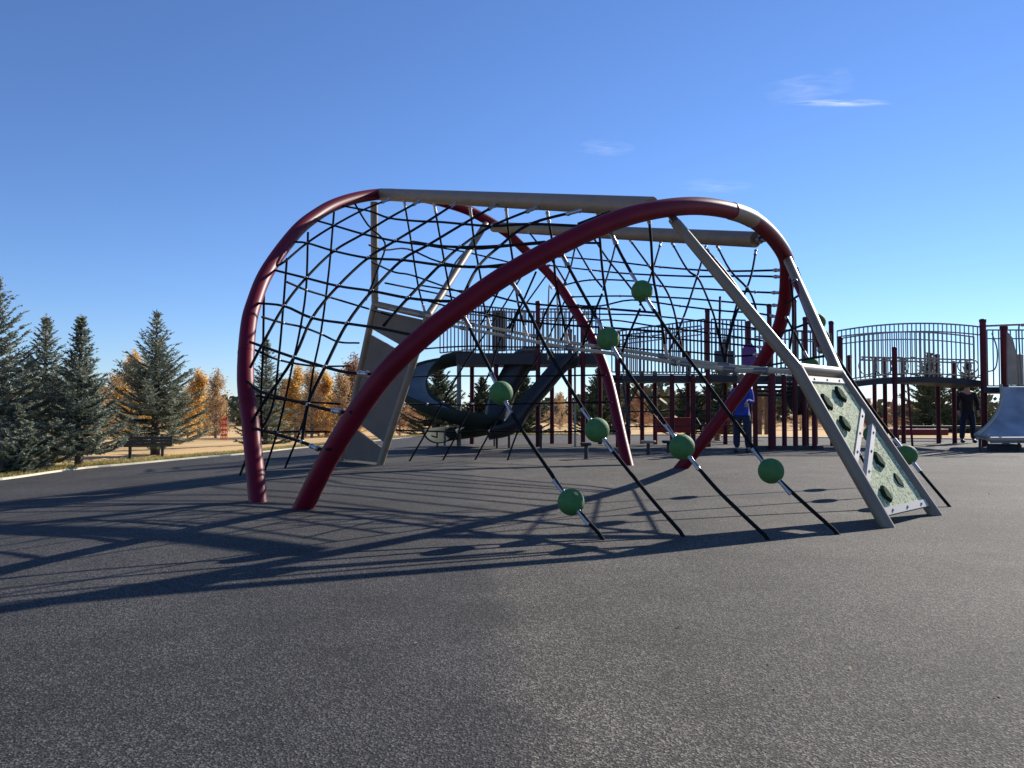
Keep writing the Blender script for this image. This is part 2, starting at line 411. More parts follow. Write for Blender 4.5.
# ------------------------------------------------------------------ climbing frame
PB = [(303,508),(333,450),(380,380),(425,335),(474,297),(518,268),(585,233),(640,213),(696,206),(741,214),(767,231),(785,256),(787,277),(784,308),(776,335),(758,367),(729,407),(699,446),(681,468)]
PA = [(258,500),(251,429),(245.5,380),(248,330),(254,303),(268,270),(296,232),(318,214),(338,203.5),(363,196.5),(390,194),(420,197),(450,204),(474,213),(503,230),(518,243),(554,279),(573,307),(588,331.5),(600,357),(609,383),(617,417),(623,444),(628,465)]
LEAN = math.radians(36)
def lift(C, sgn):
    g0, g1 = [EYE + ray(*C[i]) * (-H / ray(*C[i]).z) for i in (0, -1)]
    u = (g1 - g0).normalized(); m = Vector((u.y, -u.x, 0)) * sgn
    v = Vector((0, 0, 1)) * math.cos(LEAN) + m * math.sin(LEAN); n = u.cross(v)
    def onp(px, py):
        d = ray(px, py); t = (g0 - EYE).dot(n) / d.dot(n); return EYE + d * t
    return [onp(*c) for c in C], onp
CB, onB = lift(PB, 1); CA, onA = lift(PA, -1)
def invd(fn, px, py): return 1 / fn(px, py).y
clm = empty('net_climber', (0.3, 10, 0))
tag(clm, 'huge net climber of two maroon arches with black rope nets and green balls', 'climbing frame')
def foot(P):
    a = P[0] + (P[0] - P[1]).normalized() * .15; b = P[-1] + (P[-1] - P[-2]).normalized() * .15
    return [a] + P + [b]
for C in (CA, CB):
    o = MB().tube(spline(foot(C), 8), .103, 24).build('arch', M['maroon'], clm)
# joint sleeve on the nearer arch
i = 9; d = (CB[10] - CB[8]).normalized()
sp = spline(CB, 8); k0 = i * 8 + 0
MB().tube(sp[k0 - 2:k0 + 4], .109, 24).build('joint_sleeve', M['tan'], clm)
# thin joint rings on the further arch
for k in (1, 2):
    P = spline(CA, 8)[k * 8 + 4]; Q = spline(CA, 8)[k * 8 + 5]; MB().tube([P, P + (Q - P).normalized() * .02], .106, 24).build('joint_ring', M['maroon'], clm)
def beam(P, Q, r, n=16, name='beam', sag=0.0, m='tan'):
    d = Q - P; pts = [P + d * t + Vector((0, 0, sag * 4 * t * (1 - t))) for t in [k / 10 for k in range(11)]]
    return MB().tube(pts, r, 20).build(name, M[m], clm)
b1a = onA(381, 196) ; b1b = onB(658, 207)
b2a = onA(494, 227); b2b = onB(764, 240)
def cl(P, Q, t): return P + (Q - P) * t
bm1 = beam(b1a + Vector((0,0,.03)), b1b + (b1a - b1b).normalized() * .1 , .112)
bm2 = beam(b2a, b2b + (b2a - b2b).normalized() * .14, .108)
def bracket(P, d, parent=clm, r=.03):
    mb = MB(); d = d.normalized()
    mb.tube([P - d * .10, P + d * .10], r, 8)
    mb.tube([P - d * .03, P + d * .03], r * 1.9, 8)
    mb.build('bracket', M['bolt'], parent)
bracket(b2b + (b2a - b2b).normalized() * .08, b2a - b2b)
# --- low climbing wall on the right
GR1 = gat(887, 527); GR2 = gat(935, 515)
R1k = at(797, 369, 7.35); R2k = at(838, 373, 8.1)
R1t = onB(670, 216); R2t = onB(786, 256)
def rail(top, kink, ft, r=.059):
    pts = spline([top, cl(top, kink, .5), cl(top, kink, .93), kink, cl(kink, ft, .07), cl(kink, ft, .5), ft + (ft - kink).normalized() * .08], 5)
    return MB().tube(pts, r, 18).build('side_rail', M['tan'], clm)
def inset(t, k, s=.11): return t + (k - t).normalized() * s
rail(inset(R1t, R1k, .13), R1k, GR1); rail(inset(R2t, R2k), R2k, GR2)
bracket(inset(R1t, R1k, .09), R1t - R1k); bracket(inset(R2t, R2k, .07), R2t - R2k)
# --- tall climbing wall on the left
GL1 = gat(341, 461); GL2 = gat(380, 465)
L1k = at(375, 304, 14.2); L2k = at(428, 316, 13.3)
L1t = onA(374, 196); L2t = onA(487, 222)
rail(inset(L1t, L1k), L1k, GL1, .068); rail(inset(L2t, L2k), L2k, GL2, .068)
def wall(k1, k2, f1, f2, polys, m, strips, name, th=.03, holds=(), mirror=1):
    """panels between two rails; (rail, t) corners"""
    nrm = (k2 - k1).cross(f1 - k1).normalized() * mirror
    def pt(s, t):
        a = cl(k1, f1, t); b = cl(k2, f2, t); return cl(a, b, s)
    for pl in polys:
        p = MB(); P = [pt(s, t) for s, t in pl]; p.prism([q - nrm * th / 2 for q in P], nrm * th)
        o = p.build(name, M[m], clm)
        ce = sum(P, Vector()) / len(P)
        for (hx, hy, hs) in holds:
            d = ray(hx, hy); t = (P[0] - EYE).dot(nrm) / d.dot(nrm); c = EYE + d * t
            # inside polygon?
            e1 = (k2 - k1).normalized(); e2 = nrm.cross(e1); tc = (EYE - c).normalized(); c = c + (nrm if nrm.dot(tc) > 0 else -nrm) * .03
            q = [((v - c).dot(e1), (v - c).dot(e2)) for v in P]
            ins = False
            for a in range(len(q)):
                (xa, ya), (xb, yb) = q[a], q[a - 1]
                if (ya > 0) != (yb > 0) and 0 < (xb - xa) * (-ya) / (yb - ya) + xa: ins = not ins
            if not ins: continue
            tc = (EYE - c).normalized(); nn = nrm if nrm.dot(tc) > 0 else -nrm
            hb = MB(); ang = R.uniform(-.3, .3); n = 6
            ra = [hs * k for k in (1.0, 1.0, 1.08, .95, 1.05, .9)]
            aa = [.5, 1.25, 2.6, 3.6, 4.6, 5.7]
            ring = lambda sc, off: [c + nn * off + (e1 * math.cos(a + ang) * .9 + e2 * math.sin(a + ang) * 1.05) * r_ * sc for a, r_ in zip(aa, ra)]
            v = ring(1, 0) + ring(1.0, .012) + ring(.84, .032)
            fs = [(k + l * n, (k + 1) % n + l * n, (k + 1) % n + (l + 1) * n, k + (l + 1) * n) for l in (0, 1) for k in range(n)] + [[2 * n + k for k in range(n)]]
            hb.add(v, fs).build('handhold', M['hold'], o)
    for (s0, t0, s1, t1, wd) in strips:
        a = pt(s0, t0); b = pt(s1, t1); e = (b - a).normalized(); wv = nrm.cross(e).normalized() * wd / 2
        tc = (EYE - a).normalized(); nn = nrm if nrm.dot(tc) > 0 else -nrm
        sb = MB().prism([a - wv - nn * .02, a + wv - nn * .02, b + wv - nn * .02, b - wv - nn * .02], nn * .05)
        so_ = sb.build('edge_strip', M['white_strip'], clm)
        for tt in (.15, .5, .85):
            c = cl(a, b, tt) + nn * .031; MB().tube([c, c + nn * .008], .011, 8).build('bolt', M['bolt'], so_)
lo, hi = .07, .93
wall(R1k, R2k, GR1, GR2,
     [[(lo, .07), (hi, .07), (hi, .27), (lo, .60)], [(lo, .74), (hi, .40), (hi, .91), (lo, .91)]],
     'panel_green', [(lo, .075, hi, .075, .06), (hi, .285, lo, .615, .055), (hi, .40, lo, .74, .055), (lo, .925, hi, .925, .07)], 'climbing_panel',
     holds=[(823, 404.5, .088), (837, 396.6, .09), (841, 426, .082), (875, 462, .084), (893.7, 483, .08), (882, 496, .08)])
wall(L1k, L2k, GL1, GL2,
     [[(lo, .03), (hi, .03), (hi, .24), (lo, .15)], [(lo, .185), (hi, .275), (hi, .845), (lo, .72)], [(lo, .76), (hi, .885), (hi, .985), (lo, .985)]],
     'tan_dark', [], 'climbing_panel')
for px_, Da, Db in (([(706,252),(716,263),(729,279),(741,296),(753,314),(764,332)], 8.9, 8.1), ([(795,282),(801,296),(808,314),(815,333),(821,350)], 9.9, 8.8)):
    g = [at(x, y, Da + (Db - Da) * i / (len(px_) - 1)) for i, (x, y) in enumerate(px_)]
    o = MB().tube(spline(g, 4), .032, 12).build('grab_rail', M['maroon'], clm)
    for e in (g[0], g[-1]): MB().ball(e, .045, 10, 8).build('end_cap', M['bolt'], o)
MB().tube([R1k, R2k], .062, 18).build('crossbar', M['tan'], clm)
MB().tube([L1k, L2k], .062, 18).build('crossbar', M['tan'], clm)

# --- sloping twin bars between the two walls
def curve_px(pts, Da, Db):
    n = len(pts); L = [0]
    for a, b in zip(pts, pts[1:]): L.append(L[-1] + math.hypot(b[0] - a[0], b[1] - a[1]))
    return [at(x, y, 1 / (1 / Da + (1 / Db - 1 / Da) * l / L[-1])) for (x, y), l in zip(pts, L)]
barA = curve_px([(376,306),(415,313.5),(455,321.5),(500,329.5),(560,341),(600,347),(640,352.5),(700,362),(740,367),(797,371),(838,373.5)], 14.2, 8.1)
barB = curve_px([(427,320),(460,327.5),(500,335),(560,346.5),(600,352),(640,357.5),(700,366),(735,370),(763,371),(797,372)], 13.3, 7.35)
sA = spline(barA, 5); sB = spline(barB, 5)
oA = MB().tube(sA, .024, 12).build('balance_bar', M['grey_tan'], clm)
oB = MB().tube(sB, .024, 12).build('balance_bar', M['grey_tan'], clm)
def pick(sp_, t): 
    x = t * (len(sp_) - 1); i = min(int(x), len(sp_) - 2); return sp_[i].lerp(sp_[i + 1], x - i)
for o_, sp_ in ((oA, sA), (oB, sB)):
    for t in (.12, .24, .36, .5, .64, .76, .88):
        p = pick(sp_, t); q = (pick(sp_, t + .01) - p).normalized(); MB().tube([p - q * .07, p + q * .07], .034, 10).build('clamp', M['bolt'], o_)
for t in (.9, .62, .35):
    p = pick(sB, t); q = pick(sB, t + .01); bracket(p, q - p, oB, .022)

# --- nets
def field_fit(samples):
    """smooth 1/depth over the picture from the net's real anchors"""
    Am = np.array([[1, x, y, x * y, x * x, y * y] for x, y, d in samples]) ; Am[:, 1:3] /= 500; Am[:, 3:] /= 250000
    c, *_ = np.linalg.lstsq(Am, np.array([1 / d for *_, d in samples]), rcond=None)
    return lambda x, y: 1 / float(np.dot(c, [1, x / 500, y / 500, x * y / 250000, x * x / 250000, y * y / 250000]))
def plane_fit(samples):
    Am = np.array([[1, x / 500, y / 500] for x, y, d in samples]); c, *_ = np.linalg.lstsq(Am, np.array([1 / d for *_, d in samples]), rcond=None)
    return lambda x, y: 1 / float(np.dot(c, [1, x / 500, y / 500]))
def proj(P):
    v = P - EYE; d = v.dot(FW); return (512 + F * v.x / d, 384 - F * v.dot(UP) / d)
def samp(P): 
    x, y = proj(P); return (x, y, P.y)
KNOB = MB().ball((0, 0, 0), .027, 8, 6, (1, 1, 1)).mesh('rope_connector'); KNOB.materials.append(M['knob'])
def knob(p, parent): link_mesh('rope_connector', KNOB, None, parent, loc=p)
def ferrule(P, Q, parent, L=.16, r=.024, name='end_ferrule'):
    d = (Q - P).normalized(); mb = MB(); mb.tube([P, P + d * L], r, 8); mb.tube([P + d * L * .1, P + d * L * .22], r * 1.35, 8); mb.tube([P + d * L * .78, P + d * L * .9], r * 1.25, 8)
    mb.build(name, M['steel'], parent)
def net(lines, fn, r=.0155, knobs=True, ends=None, nodes=()):
    mb = MB()
    for ln in lines:
        pts = [p if isinstance(p, Vector) else at(p[0], p[1], fn(*p)) for p in ln]
        mb.tube(spline(pts, 4) if len(pts) > 2 else pts, r, 6)
    o = mb.build('rope_net', M['rope'], clm)
    for p in nodes: knob(at(p[0], p[1], fn(*p)), o)
    return o
# near-left window net: A near leg - beam 1 - B near leg
smp = [samp(onA(*p)) for p in PA[:10]] + [samp(cl(b1a, b1b, t)) for t in (0, .15, .3, .45, .6, .75, .9, 1)] + [samp(onB(*p)) for p in PB[:8]] * 1
F1 = field_fit(smp)
H1 = [[(343,206),(369,211),(389,218),(416,221),(440,222),(463,224),(492,226),(530,224),(580,226)],
      [(318,221),(334,225.5),(363,234),(395,241),(428,245),(460,247),(500,246),(545,242)],
      [(294,242),(307,243),(334,251),(368,258),(402,260),(440,265),(478,267),(512,264)],
      [(274,270),(306,278),(338,286),(372,291),(408,298),(440,301),(466,301)],
      [(256,303),(284,306),(312,318),(347,323.5),(378,328),(408,334),(421,336)],
      [(250,342),(294,357.5),(325,367),(345,372),(369,374),(380,374)],
      [(247,381),(262,392),(308,404.5),(325,409),(342,412),(352,412)],
      [(251,428),(265,431),(302,442),(319,449),(330,449)]]
V1 = [[(390,199),(363,210),(334,225.5),(307,243),(284,262),(272,268)],
      [(420,201),(389,218),(363,234),(334,251),(306,278),(284,306),(262,345),(250,368)],
      [(456,203),(428,221),(395,241),(368,258),(338,286),(312,318),(294,357.5),(262,405),(250,425)],
      [(496,205),(463,224),(428,245),(402,260),(372,291),(347,323.5),(325,367),(308,404.5),(302,442)],
      [(538,207),(492,226),(460,247),(440,265),(408,298),(388,321),(383,326)],
      [(582,210),(530,224),(500,246),(478,267),(462,298)],
      [(610,212),(578,224)]]
nd = [p for l in H1 for p in l[1:-1] if any(p in v for v in V1)]
n1 = net(H1 + V1, F1, .018, nodes=nd)
for l in V1[:6]:
    p = at(*l[0], F1(*l[0])); q = at(*l[1], F1(*l[1])); ferrule(p, q, n1, .2, .024)
for l in H1[5:]:
    p = at(*l[-2], F1(*l[-2])); q = at(*l[-3], F1(*l[-3])); ferrule(p, q, n1, .2, .024)
# curtain behind the further arch, down to the ground
smp = [samp(onA(*p)) for p in PA] + [samp(gat(*p)) for p in ((240,475),(265,470),(285,468),(409,462),(442,462),(474,462),(507,462))] * 3 + [samp(cl(L1k, GL1, t)) for t in (0, .5, 1)]
F2 = field_fit(smp)
V2 = [[(264,290),(263,350),(261,400),(262,436)],
      [(287,258),(283,310),(279,355),(272,408),(252,445),(240,475)],
      [(308,232),(306,290),(299,335),(293,362),(286,396),(277,433),(265,470)],
      [(334,212),(329,270),(321,332),(314,366),(308,404),(300,431),(285,468)],
      [(355,204),(368,225),(385,243),(379,266),(366,300)],
      [(530,262),(500,312),(466,362),(443,402),(427,431),(409,462)],
      [(546,276),(520,312),(501,338),(489,374),(472,404),(457,434),(442,462)],
      [(566,298),(545,345),(520,385),(502,412),(489,434),(474,462)],
      [(590,336),(560,372),(530,408),(516,436),(507,462)]]
H2 = [[(262,317),(283,323),(302,327),(321,334),(339,342),(359,343)],
      [(287,282),(306,290),(329,297),(369,309)],
      [(255,350),(279,360),(314,366),(350,366)],
      [(252,395),(278,399),(308,402),(341,404)],
      [(252,430),(277,432),(300,431.5),(330,432)],
      [(430,246),(465,252),(504,261),(530,268)], [(471,246),(456,262),(448,280),(444,296)], [(385,283),(420,290),(452,297),(470,305)],
      [(372,262),(394,272),(411,275),(440,285),(480,299)],
      [(369,245),(385,250),(408,249),(440,262),(480,267),(535,268)],
      [(372,310),(400,318),(424,322)],
      [(421,349),(450,347),(480,346),(510,347),(545,347),(596,350)],
      [(409,377),(430,376),(470,376),(500,376),(540,376),(606,375)],
      [(402,404),(427,404),(470,405),(510,404),(560,403),(612,402)],
      [(396,430),(425,431),(457,432),(489,431),(530,432),(617,431)]]
nd2 = [(283,323),(302,327),(321,334),(306,290),(329,297),(279,360),(314,366),(277,432),(300,431.5),(427,404),(457,432),(425,431),(489,431),(472,404),(443,402),(489,374),(443,254)]
n2 = net(V2 + H2, F2, .0175, nodes=nd2)

# inner nets hung from the beams down to the sloping bars
def mesh_between(topf, botf, n, rows, r, rr, slant=0.0, sag=.08, cross=True, zig=False):
    mb = MB(); G = []
    for i in range(n + 1):
        u = i / n; col = []
        for j in range(rows + 1):
            v = j / rows
            a = topf(min(1, max(0, u))); b = botf(min(1, max(0, u + slant)))
            p = a.lerp(b, v)
            s_ = 4 * v * (1 - v)
            p = p + Vector((rr.uniform(-.03, .03) * s_, rr.uniform(-.03, .03) * s_, -sag * s_ + rr.uniform(-.03, .03) * s_))
            col.append(p)
        G.append(col)
    if zig:
        for i in range(n):
            for s in (0, 1):
                pts = []
                for j in range(rows + 1):
                    k = i + ((j + s) % 2); pts.append(G[min(k, n)][j])
                mb.tube(pts, r, 6)
    else:
        for col in G: mb.tube(spline(col, 3), r, 6)
    if cross:
        for j in range(1, rows):
            mb.tube(spline([G[i][j] for i in range(n + 1)], 2), r, 6)
    o = mb.build('rope_net', M['rope'], clm)
    for i in range(1, n):
        for j in range(1, rows):
            if (i + j) % 2 == 0 or not zig: knob(G[i][j], o)
    for i in range(n + 1):
        ferrule(G[i][0], G[i][1], o, .14, .02)
    return o
rr = random.Random(11)
spA = spline(CA, 8); spB = spline(CB, 8)
def onleg(sp_, z, side):
    seg = sp_[len(sp_) // 2:]
    return min(seg, key=lambda p: abs(p.z - z))
# curtain from the near beam down to the sloping bars
F3 = plane_fit([samp(cl(b1a, b1b, t) - Vector((0, 0, .11))) for t in (0, .2, .4, .6, .8, 1)] + [samp(pick(sA, t)) for t in (.05, .2, .35, .5, .65, .8)] + [samp(pick(sB, t)) for t in (.2, .4, .6, .8)])
V3 = [[(404,200),(411,241),(418,285),(425,313)],
      [(434,203),(443,254),(451,297),(457,321)],
      [(470,207),(475,247),(481,280),(483,301),(490,328)],
      [(506,208),(509,235),(513,262),(518,303),(527,336)],
      [(547,211),(552,240),(554,262),(556,282),(561,309),(568,343)],
      [(598,212),(600,240),(602,266),(605,290),(612,326),(615,350)],
      [(648,210),(651,240),(653,274),(656,292),(660,314),(667,357)]]
D3 = [[(536,272),(525,297),(515,320),(512,332)], [(500,288),(490,308),(480,326)], [(557,292),(545,314),(537,338)], [(602,294),(589,326),(583,345)], [(640,309),(627,339),(622,352)], [(520,306),(509,329)], [(573,316),(561,340)]]
X3 = [[(411,241),(443,246),(475,249),(509,246),(552,243),(600,243)], [(418,285),(451,290),(482,293),(518,302),(558,306),(609,309),(659,313)], [(424,300),(454,308),(487,314),(522,321),(563,325),(612,328),(663,332)]]
n4 = net(V3 + D3 + X3, F3, .0165, nodes=[(411,241),(475,249),(552,243),(518,302),(558,306),(609,309),(487,314),(612,328),(482,293)])
for l in V3: p = at(*l[0], F3(*l[0])); q = at(*l[1], F3(*l[1])); ferrule(p, q, n4, .16, .022); p = at(*l[-1], F3(*l[-1])); q = at(*l[-2], F3(*l[-2])); ferrule(p, q, n4, .16, .022)
# net from the far beam, crossing towards the bars in long diamonds
F4 = plane_fit([samp(cl(b2a, b2b, t) - Vector((0, 0, .1))) for t in (0, .2, .4, .6, .8, 1)] + [samp(pick(sA, t)) for t in (.3, .45, .6, .75, .9)] + [samp(onleg(spB, z, 1)) for z in (2.6, 2.0)])
V4 = [[(528,231),(536,241),(553,262),(566,283)], [(570,236),(590,271),(602,287)], [(593,237),(609,261),(630,287),(646,312)], [(630,240),(649,266),(666,290),(674,311),(681,344),(684,357)],
      [(577,237),(571,266),(563,287)], [(617,239),(610,267),(603,290)], [(661,242),(651,275),(640,305)], [(672,243),(687,269),(697,277),(704,290),(714,316),(719,337),(726,362)],
      [(717,246),(730,270),(747,288),(754,302),(757,316)], [(756,250),(752,272),(747,288),(734,320),(727,350),(726,364)], [(706,246),(697,277),(683,319),(667,357)], [(720,297),(720,337),(725,362)], [(738,300),(732,323),(726,347)]]
n5 = net(V4, F4, .0165, nodes=[(697,277),(747,288),(649,266),(609,261),(590,271),(683,319)])
for l in V4[:11]: p = at(*l[0], F4(*l[0])); q = at(*l[1], F4(*l[1])); ferrule(p, q, n5, .14, .02)
# rungs of the far window, from the far leg of one arch to the far leg of the other
def rung(pts):
    Da = onA(*pts[0]).y; Db = onB(*pts[-1]).y; L = pts[-1][0] - pts[0][0]
    return [at(x, y, 1 / (1 / Da + (1 / Db - 1 / Da) * (x - pts[0][0]) / L)) for x, y in pts]
R6 = [[(538,256),(567,257.5),(609,261),(660,267),(720,271),(787,270)], [(545,265),(600,271),(634,274),(697,276.5),(747,276),(787,277)],
      [(560,286),(590,280),(634,281),(660,286),(715,289.5),(755,292),(785,293)], [(573,305),(600,306),(632,300),(680,306),(724,311),(755,313),(783,318)],
      [(583,322),(612,320),(660,327),(710,333),(757,340),(776,342)], [(594,343),(640,349),(690,352),(735,356),(766,354)]]
R6 += [[(568,297),(620,296),(680,298),(740,303),(785,306)], [(579,314),(640,315),(700,321),(760,329),(779,331)], [(590,334),(650,337),(710,342),(770,348)]]
n3 = net([rung(l) for l in R6], None, .0175)
for l in R6:
    g = rung(l); ferrule(g[-1], g[-2], n3, .24, .024); ferrule(g[0], g[1], n3, .2, .022)
    for p in g[1:-1:2]: knob(p, n3)
# right-hand curtain between the far leg of the near arch and the right wall
C5 = []
for z, s_ in ((3.05, .86), (2.6, .62), (2.15, .38), (1.7, .12)):
    C5.append((onleg(spB, z, 1), cl(R2k, R2t, s_)))
n6l = [[a, b] for a, b in C5] + [[cl(a, b, .5) for a, b in C5]]
net(n6l, None, .0155)
for a, b in C5: pass

# --- ball ropes
BALL = MB().ball((0, 0, 0), .110, 28, 18).mesh('ball'); BALL.materials.append(M['ball'])
def ball_rope(top, gnd, balls, bend=0.06):
    d = (gnd - top); L = d.length; u = d.normalized()
    pts = [top + d * t + Vector((0, 0, -bend * 4 * t * (1 - t))) for t in [k / 12 for k in range(13)]]
    sp_ = spline(pts, 3)
    o = MB().tube(sp_, .0165, 8).build('ball_rope', M['rope'], clm)
    for t in balls:
        c = pick(sp_, t); q = (pick(sp_, min(1, t + .01)) - pick(sp_, t - .01)).normalized()
        link_mesh('ball', BALL, None, o, loc=c)
        for s in (-1, 1):
            a = c + q * s * .10; mb = MB()
            side = q.cross(Vector((0, 1, 0))).normalized() * .012
            mb.tube([a, a + q * s * .14], .0215, 10); mb.tube([a + q * s * .13, a + q * s * .15], .025, 10); mb.tube([a, a + q * s * .03], .028, 10)
            mb.build('ferrule', M['steel'], o)
    ferrule(sp_[0], sp_[1], o, .16, .022)
    return o
def solve_t(top, gnd, y, bend=.06):
    """where along the rope a ball sits at picture row y"""
    best = None
    for k in range(1, 400):
        t = k / 400; p = top + (gnd - top) * t + Vector((0, 0, -bend * 4 * t * (1 - t)))
        e = abs(proj(p)[1] - y)
        if best is None or e < best[0]: best = (e, t)
    return best[1]
def ball_rope_px(pts, balls):
    Da = onB(*pts[0]).y; Db = gat(*pts[-1]).y; g = curve_px(pts, Da, Db); sp_ = spline(g, 6)
    sp_[-1] = sp_[-1] - Vector((0, 0, .02))
    o = MB().tube(sp_, .0165, 8).build('ball_rope', M['rope'], clm)
    for (bx, by) in balls:
        k = min(range(1, len(sp_) - 1), key=lambda i: abs(proj(sp_[i])[1] - by)); c = sp_[k]; q = (sp_[k + 1] - sp_[k - 1]).normalized()
        link_mesh('ball', BALL, None, o, loc=c)
        for s_ in (-1, 1):
            a = c + q * s_ * .10; mb = MB()
            mb.tube([a, a + q * s_ * .15], .0175, 10); mb.tube([a + q * s_ * .13, a + q * s_ * .155], .020, 10); mb.tube([a, a + q * s_ * .02], .023, 10)
            mb.build('ferrule', M['steel'], o)
    ferrule(sp_[0], sp_[2], o, .2, .022)
ball_rope_px([(463,315),(476,341),(489,367),(501,393),(522,430),(546,466),(571,502),(605,540)], [(501,393),(571,502)])
ball_rope_px([(511,281),(525,304),(545,345),(572,391),(597,430),(628,470),(656,504),(685,537)], [(597,430)])
ball_rope_px([(561,253),(581,290),(608,339),(632,378),(657,412),(682,447),(712,484),(740,512),(770,540)], [(608,339),(682,447)])
ball_rope_px([(610,231),(623,258),(642,291),(668,331),(700,374),(735,422),(771,471),(806,505),(840,535)], [(642,291),(771,471)])
g = gat(950, 507); top = onleg(spB, 3.22, 1)
_top = top; _px = [(797, 268), (817, 322), (860, 392), (907, 455), (950, 507)]
_g = curve_px(_px, top.y, g.y); _s = spline(_g, 8); o = MB().tube(_s, .0165, 8).build('ball_rope', M['rope'], clm)
for by in (322, 455):
    k = min(range(1, len(_s) - 1), key=lambda i: abs(proj(_s[i])[1] - by)); c = _s[k]; q = (_s[k + 1] - _s[k - 1]).normalized(); link_mesh('ball', BALL, None, o, loc=c)
    for s_ in (-1, 1):
        a = c + q * s_ * .10; MB().tube([a, a + q * s_ * .14], .021, 10).build('ferrule', M['steel'], o)
for z, gx in ((3.0, (4.62, 8.95)), (2.5, (4.75, 9.9))):
    top = onleg(spB, z, 1); g = Vector((gx[0], gx[1], terrain(*gx)))
    ball_rope(top, g, [.33, .76], .03)

# ------------------------------------------------------------------ play structures behind
def P3(px, D, z): x = (px - 512) / F * D; return Vector((x, D, z))
def zt(py, D): return at(512, py, D).z
def railing(parent, a, b, zb0, zb1, zt0, zt1, n, arch=0.0, base_arch=0.0, second=.25, r=.019, m='rail_metal', name='railing'):
    """balustrade panel between two floor points"""
    mb = MB()
    def lo_(t): return Vector((a.x + (b.x - a.x) * t, a.y + (b.y - a.y) * t, zb0 + (zb1 - zb0) * t + base_arch * 4 * t * (1 - t)))
    def hi_(t): return Vector((a.x + (b.x - a.x) * t, a.y + (b.y - a.y) * t, zt0 + (zt1 - zt0) * t + arch * 4 * t * (1 - t)))
    N = 14
    mb.tube([lo_(k / N) + Vector((0, 0, .08)) for k in range(N + 1)], .02, 6)
    mb.tube([hi_(k / N) for k in range(N + 1)], .024, 6)
    if second: mb.tube([hi_(k / N) - Vector((0, 0, second)) for k in range(N + 1)], .02, 6)
    for k in range(n + 1):
        t = k / n; mb.tube([lo_(t) + Vector((0, 0, .08)), hi_(t)], r, 5, cap=False)
    return mb.build(name, M[m], parent)
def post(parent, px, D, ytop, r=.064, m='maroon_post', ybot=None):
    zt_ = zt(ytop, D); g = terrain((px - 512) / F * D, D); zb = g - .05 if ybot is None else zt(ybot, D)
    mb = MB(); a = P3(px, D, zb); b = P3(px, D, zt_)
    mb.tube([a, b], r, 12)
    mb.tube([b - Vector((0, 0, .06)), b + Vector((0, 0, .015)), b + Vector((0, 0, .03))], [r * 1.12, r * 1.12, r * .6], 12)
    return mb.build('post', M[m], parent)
def deck(parent, pts, z, th=.14, m='dark_deck', name='deck'):
    return MB().prism([Vector((p.x, p.y, z - th)) for p in pts], (0, 0, th)).build(name, M[m], parent)

# --- central play structure: left tower, long bridge, slides
ps = empty('play_structure', (3.2, 20.5, 0))
tag(ps, 'large play structure with railed decks, dark slides and maroon posts behind the net climber', 'play structure')
D0, D1 = 20.3, 22.0
zd = zt(353, D0)      # left tower deck
ztop = zt(306, D0)
deck(ps, [P3(456, D0, 0), P3(602, D0, 0), P3(596, D1, 0), P3(458, D1, 0)], zd, .3)
railing(ps, P3(462, D0, 0), P3(537, D0, 0), zd, zd, zt(304, D0), zt(312, D0), 27)
railing(ps, P3(540, D0, 0), P3(600, D0, 0), zd, zd, zt(309, D0), zt(309, D0), 16)
railing(ps, P3(462, D1, 0), P3(596, D1, 0), zd, zd, zt(312, D1), zt(312, D1), 30)
railing(ps, P3(440, 21.4, 0), P3(462, 20.6, 0), zd, zd, zt(312, D0), zt(306, D0), 6)
MB().box(P3(499, D0 + .1, (zd + zt(308, D0)) / 2), (.36, .05, zt(308, D0) - zd - .1), ch=.02).build('play_panel', M['bench'], ps)
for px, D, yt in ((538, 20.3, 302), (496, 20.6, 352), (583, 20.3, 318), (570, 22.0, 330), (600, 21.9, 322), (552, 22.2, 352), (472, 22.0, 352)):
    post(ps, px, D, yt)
MB().tube([P3(575, 20.2, terrain(0, 20)), P3(575, 20.2, zt(335, 20.2))], .03, 8).build('fire_pole', M['grey_tan'], ps)
MB().tube(spline([P3(548, 20.1, zd - .2), P3(549, 20.1, zt(291, 20.1)), P3(552, 20.4, zt(288, 20.3)), P3(557, 20.9, zt(291, 20.3)), P3(558, 21, zd)], 5), .022, 8).build('hand_loop', M['grey_tan'], ps)
# long bridge
zb = zt(375, 20)
railing(ps, P3(612, 20, 0), P3(705, 20.3, 0), zb, zb, zt(332, 20), zt(318, 20), 26)
railing(ps, P3(616, 21.4, 0), P3(702, 21.6, 0), zb, zb, zt(336, 21.4), zt(325, 21.4), 22)
railing(ps, P3(712, 20.3, 0), P3(746, 20.3, 0), zb, zb, zt(318, 20), zt(319, 20), 9)
railing(ps, P3(756, 20.3, 0), P3(832, 20.6, 0), zb, zb, zt(326, 20), zt(332, 20), 18)
railing(ps, P3(708, 21.8, 0), P3(828, 22, 0), zb, zb, zt(328, 21.6), zt(330, 21.6), 28)
deck(ps, [P3(604, 20, 0), P3(834, 20.6, 0), P3(830, 22, 0), P3(606, 21.6, 0)], zb, .17)
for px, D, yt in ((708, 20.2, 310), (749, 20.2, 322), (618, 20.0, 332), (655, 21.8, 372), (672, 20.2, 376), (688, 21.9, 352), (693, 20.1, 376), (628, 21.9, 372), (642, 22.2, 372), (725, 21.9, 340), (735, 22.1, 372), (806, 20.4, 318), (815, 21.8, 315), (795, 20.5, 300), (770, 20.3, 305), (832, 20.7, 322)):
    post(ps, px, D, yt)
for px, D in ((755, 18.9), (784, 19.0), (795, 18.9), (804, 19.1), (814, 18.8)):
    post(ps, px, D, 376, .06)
post(ps, 772, 18.8, 374, .085)
